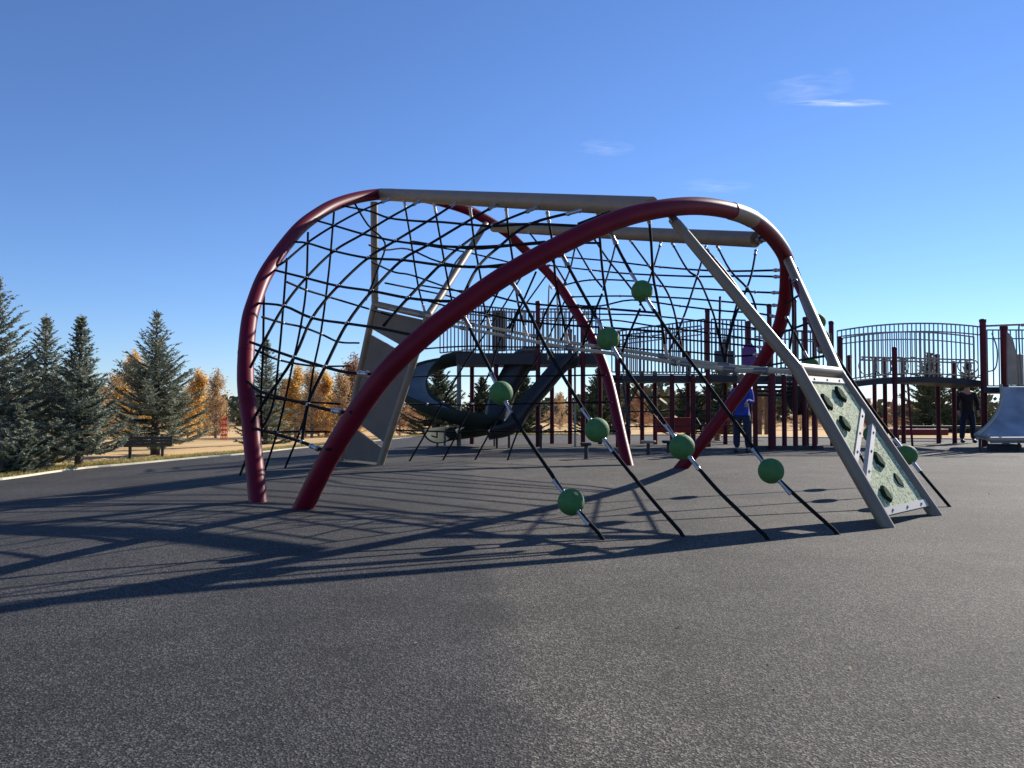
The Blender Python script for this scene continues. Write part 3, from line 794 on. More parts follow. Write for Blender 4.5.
MB().box(P3(784, 18.9, terrain(3, 18)+.03), (1.9, .12, .1), ch=.02).build('ground_rail', M['dark_deck'], ps)
# lower climbing barrel and panels hanging in shade
mb = MB(); 
for k in range(4): mb.tube([P3(757, 19.2, zt(383 + k * 4, 19.2)), P3(806, 19.4, zt(383 + k * 4, 19.4))], .035, 8)
mb.build('overhead_ladder', M['dark_deck'], ps)
MB().tube(spline([P3(789, 19.6, zt(384, 19.6)), P3(796, 19.5, zt(398, 19.5)), P3(800, 19.3, zt(412, 19.3))], 5), [.16 + .1 * math.sin(k / 10 * 3.1) for k in range(11)], 12).build('climbing_pod', M['slide_green'], ps)
pp = MB(); pp.prism([P3(742, 20.0, zt(371, 20)), P3(757, 20.0, zt(371, 20)), P3(757, 20.0, zt(350, 20)), P3(752, 20.0, zt(343, 20)), P3(745, 20.0, zt(345, 20)), P3(742, 20, zt(352, 20))], (0, .04, 0))
pp.build('play_panel', M['purple'], ps)
MB().box(P3(724, 20.1, zt(360, 20)), (.5, .05, .5), ch=.02).build('play_panel', M['bench'], ps)
MB().box(P3(675, 21.5, zt(425, 21.5)), (1.1, .08, .42), ch=.03).build('play_panel', M['red'], ps)
MB().box(P3(622, 20.1, zt(418, 20.1)), (.04, .6, .5), ch=.015).build('play_panel', M['bench'], ps)
# chute helpers
def chute(parent, path, wr, dep, m, name, th=.03, flat=.5, inner=None):
    """open half-pipe swept along a path"""
    pts = spline(path, 5); n = 12
    def prof(r):
        out = []
        for k in range(n + 1):
            a = math.pi + math.pi * k / n; out.append((r * math.cos(a), dep * math.sin(a) * r / wr))
        return out
    vs = []; P1 = prof(wr); P2 = prof(wr - th)
    for i, p in enumerate(pts):
        t = (pts[min(i + 1, len(pts) - 1)] - pts[max(i - 1, 0)]); t.z *= .6; t.normalize()
        s = t.cross(Vector((0, 0, 1))).normalized(); u = s.cross(t)
        for (x, z) in P1: vs.append(p + s * x + u * z)
        for (x, z) in P2[::-1]: vs.append(p + s * x + u * z)
    m_ = 2 * (n + 1); fs = []
    for i in range(len(pts) - 1):
        for k in range(m_):
            k2 = (k + 1) % m_; fs.append((i * m_ + k, i * m_ + k2, (i + 1) * m_ + k2, (i + 1) * m_ + k))
    for k in range(n):
        e = (len(pts) - 1) * m_; fs.append((k + 1, k, m_ - 1 - k, m_ - 2 - k)); fs.append((e + k, e + k + 1, e + m_ - 2 - k, e + m_ - 1 - k))
    mb = MB(); mb.add(vs, fs, True); o = mb.build(name, M[m], parent)
    if inner:
        P3_ = prof(wr - th - .006)[1:-1]; v2 = []; f2 = []; q = len(P3_)
        for i, p in enumerate(pts):
            t = (pts[min(i + 1, len(pts) - 1)] - pts[max(i - 1, 0)]); t.z *= .6; t.normalize(); s_ = t.cross(Vector((0, 0, 1))).normalized(); u = s_.cross(t)
            v2 += [p + s_ * x + u * z for x, z in P3_]
        for i in range(int(len(pts) * .72)):
            for k in range(q - 1): f2.append((i * q + k, i * q + k + 1, (i + 1) * q + k + 1, (i + 1) * q + k))
        MB().add(v2, f2, True).build('slide_sky_sheen', M[inner], o)  # thin added lining, its colour imitating the sky's reflection in the trough
    return o
cx, cy = P3(459, 20.4, 0).x, 20.4
path = [P3(px, D, zt(py, D)) for px, py, D in ((474,352,21.3),(458,353,21.4),(436,358,21.4),(419,367,21.0),(411,379,20.4),(416,392,19.8),(434,402,19.3),(457,410,19.1),(478,415,19.4),(489,419,20.1),(481,423,20.8),(462,426,20.9),(446,428,20.5),(438,430,20.0))]
sl = chute(ps, path, .44, .36, 'slide_green', 'spiral_slide', inner='slide_in_sky')
MB().tube([Vector((cx, cy, terrain(cx, cy) - .05)), Vector((cx, cy, zd - .1))], .06, 10).build('slide_post', M['rail_metal'], sl)
for dx, dy in ((-.35, -.35), (-.6, .2), (.95, .1)):
    MB().tube([Vector((cx + dx, cy + dy, terrain(cx, cy) - .05)), Vector((cx + dx, cy + dy, .35))], .03, 8).build('slide_leg', M['rail_metal'], sl)
chute(ps, [P3(574, 20.0, zd - .05), P3(560, 19.9, zd - .2), P3(540, 19.7, zt(382, 19.7)), P3(520, 19.5, zt(405, 19.5)), P3(508, 19.4, zt(421, 19.4)), P3(488, 19.3, zt(426, 19.3))], .36, .36, 'dark_slide', 'wide_slide')
MB().tube(spline([P3(536, 21, zd - .1), P3(522, 20.9, zt(362, 21)), P3(508, 20.8, zt(384, 20.8)), P3(500, 20.7, zt(404, 20.7)), P3(496, 20.5, zt(424, 20.5))], 5), .34, 16).build('tube_slide', M['dark_slide'], ps)
for px in (541, 509, 497):
    MB().tube([P3(px, 19.5, -.1), P3(px, 19.5, zt(425, 19.5))], .03, 8).build('slide_leg', M['dark_deck'], ps)
# arched ladder under the tower
mb = MB()
for k in range(6):
    mb.tube([P3(606 + k * 1.5, 20 - .1 * k, zt(378 + k * 10, 20)), P3(622 + k * 1.5, 19.8 - .1 * k, zt(378 + k * 10, 20))], .02, 6)
for s in (606, 622): mb.tube([P3(s, 20, zt(374, 20)), P3(s + 8, 19.5, zt(434, 19.5))], .025, 6)
mb.build('ladder', M['dark_deck'], ps)
for px, yb, D in ((640, 437, 21), (660, 436, 21.4)):
    pass
# rope and ring pieces below the long bridge, seen against the trees
mb = MB()
for x0, y0, x1, y1 in ((628, 384, 668, 432), (640, 384, 615, 430), (676, 384, 700, 425), (700, 384, 726, 418), (724, 380, 712, 434)):
    mb.tube([P3(x0, 20.8, zt(y0, 20.8)), P3(x1, 20.4, zt(y1, 20.4))], .02, 6)
for y in (398, 412, 427): mb.tube([P3(612, 20.6, zt(y, 20.6)), P3(742, 20.6, zt(y - 2, 20.6))], .022, 6)
mb.build('climbing_bars', M['dark_deck'], ps)

# --- right play structure: arched bridge, tower, wide steel slide
pr = empty('bridge_play_structure', (10.5, 20.5, 0))
tag(pr, 'play structure with tall arched bridge railing and wide steel slide at right', 'play structure')
DA, DB = 20.6, 22.2
za, zc = zt(384, DA), zt(378, DA)
n = 16
for D, nm in ((DA, 1),):
    vs = []; fs = []
    for i in range(n + 1):
        t = i / n; px = 838 + (984 - 838) * t; z = za + (zt(381, DA) - za) * t + .16 * 4 * t * (1 - t)
        for dy, dz in ((0, 0), (1.6, 0), (1.6, -.16), (0, -.16)): 
            p = P3(px, DA, z); vs.append((p.x, p.y + dy, p.z + dz))
    for i in range(n):
        for k in range(4): fs.append((i * 4 + k, i * 4 + (k + 1) % 4, (i + 1) * 4 + (k + 1) % 4, (i + 1) * 4 + k))
    fs += [(3, 2, 1, 0), (n * 4, n * 4 + 1, n * 4 + 2, n * 4 + 3)]
    MB().add(vs, fs).build('arched_deck', M['dark_deck'], pr)
railing(pr, P3(838, DA, 0), P3(983, DA, 0), za, zt(381, DA), zt(331, DA), zt(327, DA), 33, arch=.15, base_arch=.16, second=.22, r=.017, m='rail_light')
railing(pr, P3(838, DA + 1.6, 0), P3(975, DA + 1.6, 0), za, za, zt(337, DA + 1.6), zt(337, DA + 1.6), 30, arch=.15, base_arch=.16, second=.22, r=.017, m='rail_light')
for px, D, yt in ((841, 20.6, 338), (850, 22.3, 356), (874.6, 23.5, 358), (885, 22.4, 358), (895, 20.6, 348), (903, 22.4, 358), (938, 22.4, 355), (954, 22.3, 362)):
    post(pr, px, D, yt, .062)
post(pr, 984, 20.4, 320, .078); post(pr, 1005, 20.6, 327, .09, ybot=None)
mb = MB(); mb.tube([P3(908, 20.2, zt(384, 20.2)), P3(912, 20.0, -.15)], .03, 8); mb.build('slanted_pole', M['maroon'], pr)
# curly panel between posts
mb = MB()
for cxp in (868, 884, 900, 914, 965, 972):
    r0 = .26 if cxp < 950 else .2
    c = P3(cxp, 22.0, zt(366, 22)); mb.tube([c + Vector((math.cos(a) * r0, 0, math.sin(a) * r0)) for a in [k / 14 * 6.283 for k in range(15)]], .018, 6)
for y in (357, 360): mb.tube([P3(862, 22, zt(y, 22)), P3(975, 22, zt(y + 3, 22))], .025, 6)
mb.build('ring_panel', M['rail_light'], pr)
# tower on the right
zs = zt(387, 20)
deck(pr, [P3(984, 20, 0), P3(1075, 20, 0), P3(1070, 22, 0), P3(984, 22, 0)], zs, .15)
mb = MB(); mb.tube([P3(984, 20.4, zt(326, 20.4)), P3(1080, 20.4, zt(322, 20.4))], .03, 8); mb.build('top_rail', M['rail_light'], pr)
railing(pr, P3(988, 21.9, 0), P3(1070, 21.9, 0), zs, zs, zt(330, 21.9), zt(330, 21.9), 14)
mb = MB(); mb.prism([P3(1008, 20.2, zt(385, 20.2)), P3(1018, 20.2, zt(385, 20.2)), P3(1017, 20.2, zt(352, 20.2)), P3(1014, 20.2, zt(338, 20.2)), P3(1009, 20.2, zt(332, 20.2))], (0, .05, 0)); mb.build('side_panel', M['beige_panel'], pr)
MB().box(P3(1021, 20.3, zt(370, 20.3)), (.14, .08, .85), ch=.02).build('side_panel', M['beige_panel'], pr)
mb = MB(); mb.tube(spline([P3(1022, 20, zt(384, 20)), P3(1020, 20, zt(330, 20)), P3(1024, 20, zt(326, 20)), P3(1032, 20, zt(328, 20)), P3(1034, 20, zt(384, 20))], 5), .02, 8); mb.build('hand_loop', M['rail_metal'], pr)
mb = MB(); mb.tube(spline([P3(993, 20.3, zt(333, 20.3)), P3(998, 20.2, zt(350, 20.2)), P3(996, 20.2, zt(368, 20.2)), P3(987, 20.3, zt(372, 20.3))], 5), .018, 8); mb.build('hand_loop', M['rail_metal'], pr)
# wide slide, coming down towards the viewer
TL = P3(1001, 19.8, zs); BL = P3(975, 18.2, zt(437, 18.2)); wdt = 1.9
def srow(x0, D, z): return [Vector((x0, D, z)), Vector((x0 + wdt, D + .15, z))]
rowz = []
for t in [k / 14 for k in range(15)]:
    z = zs + (BL.z - zs) * (1 - (1 - t) ** 1.0 if t < .8 else 1 - (1 - t) ** 1.35 * 1.08)
    z = BL.z + (zs - BL.z) * (1 - t) ** 1.15
    x0 = TL.x + (BL.x - TL.x) * t ** 1.7; D = TL.y + (BL.y - TL.y) * t ** 1.3; rowz.append(srow(x0, D, z))
x0, D, z = BL.x - .02, BL.y - .55, BL.z - .02; rowz.append(srow(x0, D, z)); rowz.append(srow(x0, D - .05, z - .06))
vs = []; fs = []
for a, b in rowz: vs += [a, b]
nn = len(rowz); vs += [v - Vector((0, -.02, .04)) for v in vs]
for i in range(nn - 1):
    fs.append((2 * i, 2 * i + 1, 2 * i + 3, 2 * i + 2)); o_ = 2 * nn; fs.append((o_ + 2 * i, o_ + 2 * i + 2, o_ + 2 * i + 3, o_ + 2 * i + 1))
    fs.append((2 * i, 2 * i + 2, o_ + 2 * i + 2, o_ + 2 * i)); fs.append((2 * i + 1, o_ + 2 * i + 1, o_ + 2 * i + 3, 2 * i + 3))
ws = MB().add(vs, fs, False).build('wide_slide', M['slide_in'], pr)
for side in (0, 1, .5):
    pts = [a.lerp(b, side) + Vector((0, 0, .05 if side != .5 else .02)) for a, b in rowz]
    if side != .5: 
        MB().tube(pts[:-1], .045, 10).build('slide_edge', M['grey_tan'], ws)
MB().tube([rowz[-2][0] + Vector((-.05, -.02, -.01)), rowz[-2][1] + Vector((.05, -.02, -.01))], .055, 10).build('slide_lip', M['grey_tan'], ws)
MB().box(P3(1003, 18.3, zt(449, 18.3)), (.6, .4, .24), ch=.02).build('slide_footing', M['dark_deck'], ws)
for px in (979, 1018, 1040): MB().tube([P3(px, 17.9, -.05), P3(px, 17.9, BL.z - .03)], .03, 8).build('slide_leg', M['dark_deck'], ws)

# red low rail / bench beyond the bridge, other small ground equipment
rb = empty('low_bench', gD(918, 24.5)); tag(rb, 'long low red bench beneath the arched bridge', 'bench')
MB().box(P3(918, 24.5, zt(432, 24.5)), (1.75, .35, .2), ch=.03).build('seat', M['red'], rb)
for px in (897, 939): MB().tube([P3(px, 24.5, terrain(12, 24.5) - .02), P3(px, 24.5, zt(434, 24.5))], .05, 8).build('leg', M['dark_deck'], rb)
hb = empty('low_handrail', gD(925, 26)); tag(hb, 'long dark horizontal handrail on posts at the grass edge behind the bridge', 'handrail')
MB().tube([P3(900, 26, zt(427, 26)), P3(985, 26, zt(427, 26))], .05, 8).build('rail', M['dark_deck'], hb)
for px in (904, 940, 978): MB().tube([P3(px, 26, terrain(13, 26) - .02), P3(px, 26, zt(427, 26))], .035, 8).build('leg', M['dark_deck'], hb)
def pod(px, D, ytop, rad, m, label):
    g = gD(px, D); o = empty('stepping_pod', g); tag(o, label, 'stepping pod')
    z = zt(ytop, D); MB().tube([Vector((g.x, g.y, z - .05)), Vector((g.x, g.y, z - .02)), Vector((g.x, g.y, z + .01))], [rad * .8, rad, rad * .94], 20).build('disc', M[m], o)
    MB().tube([g - Vector((0, 0, .03)), Vector((g.x, g.y, z - .04))], [.045, .035], 10).build('stem', M['dark_deck'], o)
pod(586, 15.2, 443, .12, 'dark_deck', 'small dark stepping pod on a post left of the maroon far arch leg')
pod(648, 16.4, 441, .17, 'beige_panel', 'pale tan round stepping pod right of the maroon far arch leg')
pod(668, 17.2, 441, .15, 'dark_deck', 'dark stepping pod right of the pale tan one, behind a green ball')
def wf():
    o = empty('spring_rider', gD(717, 24.5)); tag(o, 'small red and yellow spring rider far behind the crossing maroon arch', 'spring rider')
    c = P3(717, 24.5, zt(430, 24.5)); g = gD(717, 24.5)
    mb = MB(); mb.prism([c + Vector((x, -.06, z)) for x, z in ((-.5, .0), (-.42, .16), (-.2, .12), (.1, .14), (.3, .34), (.42, .34), (.38, .05), (.2, -.1), (-.3, -.1))], (0, .12, 0)); mb.build('body', M['red'], o)
    hx = [c + Vector((math.cos(a) * .1, math.sin(a) * .1, -.12 - (c.z - g.z - .12) * k / 30)) for k, a in [(k, k * .9) for k in range(31)]]
    MB().tube(hx, .02, 6).build('spring', M['wood'], o)
wf()
# chrome hoops glimpsed low between posts
hp = empty('wooden_screen', gD(762, 25)); tag(hp, 'golden wooden upright screen behind the maroon posts', 'screen')
for k, px in enumerate((759, 766.5)): MB().box(P3(px, 25, zt(411, 25)), (.16, .06, 1.55), ch=.01).build('board', M['wood'], hp)

# ------------------------------------------------------------------ bench, sign, cabinet on the left
def bench():
    D = gat(145, 459.5).y; g = gat(145, 459.5); o = empty('park_bench', g); tag(o, 'dark park bench on the dry grass behind the kerb at left', 'bench')
    zs_ = zt(446.5, D); ztp = zt(436.5, D); W = 50 / F * D
    c = Vector((g.x, g.y, 0)); rz = Matrix.Rotation(math.radians(14), 3, 'Z')
    mb = MB()
    for k in range(3): mb.box(c + Vector((0, .02, zs_ + .06 + k * .085)), (W, .03, .075), rz, .008)
    mb.build('backrest', M['bench'], o)
    mb = MB()
    for k in range(4): mb.box(c + rz @ Vector((0, .1 + k * .095, zs_)), (W * .96, .085, .035), rz, .008)
    mb.build('seat', M['bench'], o)
    for s in (-1, 1):
        mb = MB(); p = c + rz @ Vector((s * W * .3, .15, 0)); mb.box(Vector((p.x, p.y, (zs_ + g.z) / 2)), (.07, .09, zs_ - g.z + .04), rz, .01)
        mb.box(Vector((p.x, p.y, g.z + .02)), (.09, .35, .04), rz, .01)
        mb.tube([Vector((p.x, p.y + .02, zs_)), Vector((p.x, p.y - .12, ztp))], .02, 8)
        mb.build('leg', M['bench'], o)
bench()
def cabinet():
    D = gat(86, 458).y + 2; g = gD(86, D); o = empty('utility_cabinet', g); tag(o, 'small pale green utility cabinet between the left spruces', 'cabinet')
    hgt = 18 / F * D; MB().box(g + Vector((0, 0, hgt / 2)), (20 / F * D, .5, hgt), ch=.02).build('body', M['box_green'], o)
    MB().box(g + Vector((0, 0, hgt + .02)), (22 / F * D, .56, .05), ch=.01).build('lid', M['concrete'], o)
    g2 = gD(101.5, D - .6); s = MB().tube([g2 - Vector((0, 0, .05)), g2 + Vector((0, 0, 24 / F * D))], .03, 8).build('marker_stake', M['white_strip'])
    s['label'] = 'thin white marker stake beside the pale green cabinet'; s['category'] = 'stake'
cabinet()
def orange_post():
    g = gat(224, 440); D = g.y; o = empty('fence_panel', g); tag(o, 'orange red upright barrier panel on the far dry grass', 'barrier')
    mb = MB(); W = 6 / F * D; Hh = 24 / F * D
    n = 5
    for k in range(n): mb.box(g + Vector((-W / 2 + W * k / (n - 1), 0, Hh / 2 * (1 - .12 * (k % 2)))), (W / 8, .04, Hh * (1 - .12 * (k % 2))))
    for k in range(4): mb.box(g + Vector((0, .05, Hh * (.2 + .22 * k))), (W * 1.05, .03, Hh * .06))
    mb.build('slats', M['orange'], o)
orange_post()

# ------------------------------------------------------------------ trees
def spruce_meshes(seed, h, r, dense=1.0, sparse_top=True, twig=.30, needle=.055, lowest=.04):
    rr = random.Random(seed); V = []; Fc = []
    tr = MB(); tr.tube([Vector((0, 0, -.1)), Vector((0, 0, h * .5)), Vector((0, 0, h * .98))], [r * .06 + .03, r * .035 + .02, .008], 8)
    def spray(p, d, L, up):
        """needle-clad twig: short blades all around the axis"""
        d = d.normalized(); s = d.cross(Vector((0, 0, 1)));
        s = s.normalized() if s.length > .01 else Vector((1, 0, 0)); u = s.cross(d)
        m = max(6, int(L / needle * 2.7 * dense))
        for k in range(m):
            t = (k + rr.random()) / m; b = p + d * (L * t); a = rr.uniform(0, 6.283)
            o = s * math.cos(a) + u * math.sin(a) * .6; nl = needle * rr.uniform(.8, 1.7) * (1.15 - .5 * t)
            tip = b + o * nl + d * nl * .8; sd = d.cross(o) * (needle * .40)
            i = len(V); V.extend([b - sd + d * .0, b + sd, tip]); Fc.append((i, i + 1, i + 2))
    z = h * lowest; lvl = 0
    while z < h * .975:
        q = z / h; prof = ((1 - q) ** 1.12 * 1.08) * (1 - .25 * math.exp(-q * 9))
        nb = int(rr.uniform(9, 13) * (1 if q < .6 else .65)); a0 = rr.uniform(0, 6.28)
        for k in range(nb):
            a = a0 + 6.283 * k / nb + rr.uniform(-.35, .35); L = r * prof * rr.choice((rr.uniform(.6, .9), rr.uniform(.9, 1.25))) * (1 + .16 * math.sin(2 * a + seed)) + .03
            if rr.random() < .06: L *= rr.uniform(.3, .6)
            rise = -.02 + .80 * q ** 1.6 + rr.uniform(-.08, .10)
            d = Vector((math.cos(a), math.sin(a), rise)).normalized(); base = Vector((0, 0, z + rr.uniform(-.012, .012) * h * .6))
            droop = .14 * L * (1 - q)
            def bp(t): return base + d * (L * t) + Vector((0, 0, -droop * math.sin(t * 2.4)) ) + Vector((0, 0, .30 * L * t * t * (.6 + q)))
            tr.tube([bp(0), bp(.5), bp(.95)], [.012 + .012 * L, .008 + .005 * L, .003], 4, cap=False)
            m = max(2, int(L / (twig * .34)))
            for j in range(m):
                t = .16 + .84 * (j + rr.random() * .6) / m
                if t > 1: t = 1
                p = bp(t); dd = bp(min(1, t + .03)) - bp(t - .03)
                dd = dd.normalized() if dd.length > 1e-5 else d
                sd = Vector((-math.sin(a), math.cos(a), 0))
                tl = twig * rr.uniform(.6, 1.25) * (1.05 - .5 * t) * (.5 + .6 * min(1, L)) * (.35 + .65 * min(1, (1 - q) * 2))
                for s in (-1, 1):
                    spray(p, dd * .75 + sd * s * rr.uniform(.6, 1.1) + Vector((0, 0, rr.uniform(-.12, .12))), tl, 0)
                if rr.random() < .75: spray(p, dd, tl * .9, 0)
            spray(bp(.93), d, twig * .7 * (.4 + .6 * min(1, (1 - q) * 2)), 0)
        z += h * rr.uniform(.034, .056) * (1.05 - .40 * q)
    for k in range(7): spray(Vector((0, 0, h * (.91 + .013 * k))), Vector((rr.uniform(-.25, .25), rr.uniform(-.25, .25), 1)), h * .03, 0)
    me = bpy.data.meshes.new('crown'); me.from_pydata([tuple(v) for v in V], [], Fc); me.update()
    return tr.mesh('trunk'), me
def tree(name, g, tr, cr, m1, m2, label, cat, group=None, sc=(1, 1, 1), rz=0):
    o = empty(name, g, rz); o.scale = sc; tag(o, label, cat, group)
    for nm, me, m in (('trunk', tr, m1), ('crown', cr, m2)):
        if not me.materials: me.materials.append(m)
        c = bpy.data.objects.new(nm, me); COL.objects.link(c); c.parent = o
    return o
def place_spruce(px, ybase, ytop, wpx, seed, m, label, group, extraD=0, lowest=.04, dense=1.0, needle=.047):
    g = gat(px, ybase); 
    if extraD: g = gD(px, g.y + extraD)
    D = g.y; h = at(px, ytop, D).z - g.z; r = wpx / F * D
    tr, cr = spruce_meshes(seed, h, r, dense, needle=needle * max(1, D / 26), twig=.07 * h, lowest=lowest)
    return tree('spruce_tree', g, tr, cr, M['bark'], M[m], label, 'tree', group), tr, cr
G1 = 'blue spruces beside the playground'
place_spruce(-6, 474, 276, 72, 1, 'spruce', 'tallest blue spruce at the left edge', G1, .6, .01)
place_spruce(45, 468, 315, 50, 2, 'spruce', 'slim blue spruce second from the left, dense to the ground', G1, 2.5, .02)
place_spruce(80, 470, 317, 50, 3, 'spruce', 'blue spruce with short bare lower trunk, third from the left', G1, .8, .12)
place_spruce(156, 457, 312, 66, 4, 'spruce', 'broad blue spruce standing behind the dark park bench', G1, 1.5, .10)
place_spruce(16, 476, 405, 30, 5, 'spruce', 'short bushy blue spruce low at the left edge', G1, .2, .01)
place_spruce(266, 446, 338, 30, 6, 'spruce', 'narrow dark spruce seen behind the left net', G1, 3, .03, .8)
G2 = 'green spruces beyond the play structures'
place_spruce(438, 436, 362, 36, 7, 'spruce_green', 'green spruce behind the spiral slide', G2, 8, .03, .5)
place_spruce(482, 436, 378, 26, 8, 'spruce_green', 'green spruce between the two dark slides', G2, 10, .03, .5)
place_spruce(524, 436, 372, 26, 9, 'spruce_green', 'green spruce right of the dark tube slide', G2, 10, .03, .5)
place_spruce(600, 436, 366, 34, 10, 'spruce_green', 'dark spruce behind the left end of the long bridge', G2, 10, .03, .5)
place_spruce(722, 436, 352, 34, 12, 'spruce_green', 'green spruce behind the person in blue', G2, 12, .03, .5)
place_spruce(690, 436, 380, 26, 13, 'spruce_green', 'shorter dark spruce under the long bridge', G2, 12, .03, .5)
place_spruce(930, 434, 352, 34, 14, 'spruce_green', 'green spruce seen through the arched bridge railing', G2, 14, .05, .6)
place_spruce(968, 434, 362, 26, 15, 'spruce_green', 'dark spruce behind the wide steel slide', G2, 14, .03, .5)

def poplar_meshes(seed, h, r, n=5200, leaf=.16, upright=True):
    rr = random.Random(seed); tr = MB(); V = []; Fc = []
    def shape(q): return max(.05, (1 - q) ** .6 * min(1, q * 5 + .45))
    limbs = []
    tr.tube([Vector((0, 0, -.2)), Vector((rr.uniform(-.1, .1), 0, h * .4)), Vector((rr.uniform(-.2, .2), 0, h * .95))], [h * .016, h * .01, h * .002], 7)
    for k in range(60):
        z0 = h * rr.uniform(.01, .8); a = rr.uniform(0, 6.283); q1 = min(.98, z0 / h + rr.uniform(.04, .3)); R_ = r * shape(q1) * rr.uniform(.5, 1.08)
        p0 = Vector((0, 0, z0)); p2 = Vector((math.cos(a) * R_, math.sin(a) * R_, h * q1)); p1 = p0.lerp(p2, .5) + Vector((math.cos(a), math.sin(a), -.2)) * R_ * .15
        tr.tube([p0, p1, p2], [h * .005, h * .0035, h * .001], 4, cap=False); limbs.append((p0, p1, p2))
    for i in range(n):
        p0, p1, p2 = rr.choice(limbs); t = rr.random() ** .6
        p = (p0 * (1 - t) ** 2 + p1 * 2 * t * (1 - t) + p2 * t * t); s = .07 * h * (.35 + .4 * rr.random())
        p = p + Vector((rr.gauss(0, s * .55), rr.gauss(0, s * .55), rr.gauss(0, s * .8)))
        if p.z < h * .03: continue
        a = Vector((rr.gauss(0, 1), rr.gauss(0, 1), rr.gauss(0, 1))).normalized(); b = a.orthogonal().normalized(); c = a.cross(b)
        l = leaf * rr.uniform(.6, 1.4); k = len(V); V += [p - b * l * .6, p - c * l * .4, p + b * l * .6, p + c * l * .4]; Fc.append((k, k + 1, k + 2, k + 3))
    me = bpy.data.meshes.new('crown'); me.from_pydata([tuple(v) for v in V], [], Fc); me.update()
    return tr.mesh('trunk'), me
PT = [poplar_meshes(s, 10, rd, n) for s, rd, n in ((21, 2.6, 9000), (22, 3.0, 9000), (23, 2.1, 6000), (24, 4.6, 6500))]
def place_poplar(px, D, ytop, k, m, label, group='autumn trees beyond the dry field', wx=1.35):
    tr, cr = PT[k]; g = gD(px, D); h = at(px, ytop, D).z - g.z; s = h / 10
    key = (k, m)
    if key not in PM:
        t2, c2 = tr.copy(), cr.copy(); t2.materials.append(M['bark_pale']); c2.materials.append(M[m]); PM[key] = (t2, c2)
    t2, c2 = PM[key]
    tree('autumn_tree', g, t2, c2, None, None, label, 'tree', group, (s * wx, s * wx, s), R.uniform(0, 6))
PM = {}
AT = [(133, 78, 352, 0, 'gold', 'golden autumn tree rising behind the broad blue spruce'),
      (118, 84, 372, 3, 'gold_pale', 'pale straw-coloured autumn tree left of the broad blue spruce'),
      (104, 90, 384, 3, 'gold_pale', 'pale brown autumn tree low between the left spruces'),
      (199, 80, 370, 0, 'gold', 'golden autumn tree right of the broad blue spruce, left of a pair'),
      (216, 78, 368, 2, 'gold_pale', 'slender paler golden autumn tree, right of a pair'),
      (188, 84, 388, 1, 'gold', 'lower golden autumn tree behind the broad spruce'),
      (296, 80, 366, 1, 'gold', 'golden autumn tree just right of the narrow dark spruce'),
      (312, 78, 362, 2, 'gold_pale', 'tall thin pale autumn tree behind the left net'),
      (326, 82, 372, 0, 'gold', 'bright golden autumn tree in the middle of the left net'),
      (341, 78, 368, 2, 'gold_pale', 'pale autumn tree left of the tall taupe climbing wall'),
      (353, 80, 352, 2, 'rust', 'rusty thin autumn tree partly behind the tall taupe wall'),
      (284, 84, 380, 3, 'rust', 'wide rust tree behind the narrow dark spruce'),
      (306, 88, 392, 3, 'gold', 'low wide golden tree at the field edge behind the left net'),
      (334, 90, 394, 3, 'gold', 'low wide golden tree at the field edge left of the taupe wall'),
      (400, 80, 378, 3, 'rust', 'rust autumn tree between the taupe wall and the spiral slide'),
      (414, 84, 392, 3, 'gold_pale', 'pale brown tree left of the green spruce by the spiral slide'),
      (360, 86, 380, 1, 'gold', 'golden tree behind the tall taupe climbing wall'),
      (290, 86, 384, 1, 'gold', 'golden tree low beside the narrow dark spruce behind the net'),
      (319, 87, 386, 3, 'gold', 'broad golden tree low behind the middle of the left net'),
      (347, 88, 384, 1, 'gold_pale', 'pale gold tree against the left rail of the taupe wall'),
      (868, 95, 398, 3, 'rust', 'rust tree under the left end of the arched bridge'),
      (893, 100, 402, 3, 'rust', 'rust brown tree under the arched bridge centre'),
      (912, 98, 404, 3, 'gold_pale', 'pale tree under the arched bridge left of the green spruce'),
      (765, 95, 396, 3, 'rust', 'rust tree behind the wooden screen'),
      (800, 95, 398, 3, 'gold_pale', 'pale brown tree behind the maroon posts right of centre'),
      (825, 100, 400, 3, 'rust', 'rust tree behind the low climbing wall'),
      (560, 95, 392, 3, 'gold_pale', 'pale tree behind the wide dark slide'),
      (640, 95, 392, 3, 'rust', 'rust brown tree behind the long bridge'),
      (1010, 95, 396, 3, 'gold_pale', 'pale autumn tree behind the wide steel slide'),
      (1040, 95, 392, 3, 'rust', 'rust autumn tree beyond the right edge')]
for a in AT[:-1]: place_poplar(*a)
def woods():
    rr = random.Random(77); V = []; Fc = []
    for i in range(30000):
        th = math.radians(rr.uniform(-50, 50)); D = rr.uniform(150, 215); x = D * math.sin(th) * 1.3; y = D * math.cos(th)
        zt0 = terrain(x, y); hh = (4.6 + 2.2 * math.sin(x * .05) + 1.5 * math.sin(x * .21 + 2) + 1.0 * math.sin(x * .83)) * (.75 + .25 * rr.random())
        p = Vector((x, y, zt0 + hh * rr.random() ** .6)); a = Vector((rr.gauss(0, 1), rr.gauss(0, 1), rr.gauss(0, 1))).normalized(); b = a.orthogonal().normalized(); c = a.cross(b)
        l = rr.uniform(.5, 1.3); k = len(V); V += [p - b * l, p - c * l * .7, p + b * l, p + c * l * .7]; Fc.append((k, k + 1, k + 2, k + 3))
    me = bpy.data.meshes.new('distant_woods'); me.from_pydata([tuple(v) for v in V], [], Fc); me.update()
    tag(link_mesh('distant_woods', me, M['woods']), 'dark band of distant woods along the horizon', 'woods', kind='stuff')
woods()

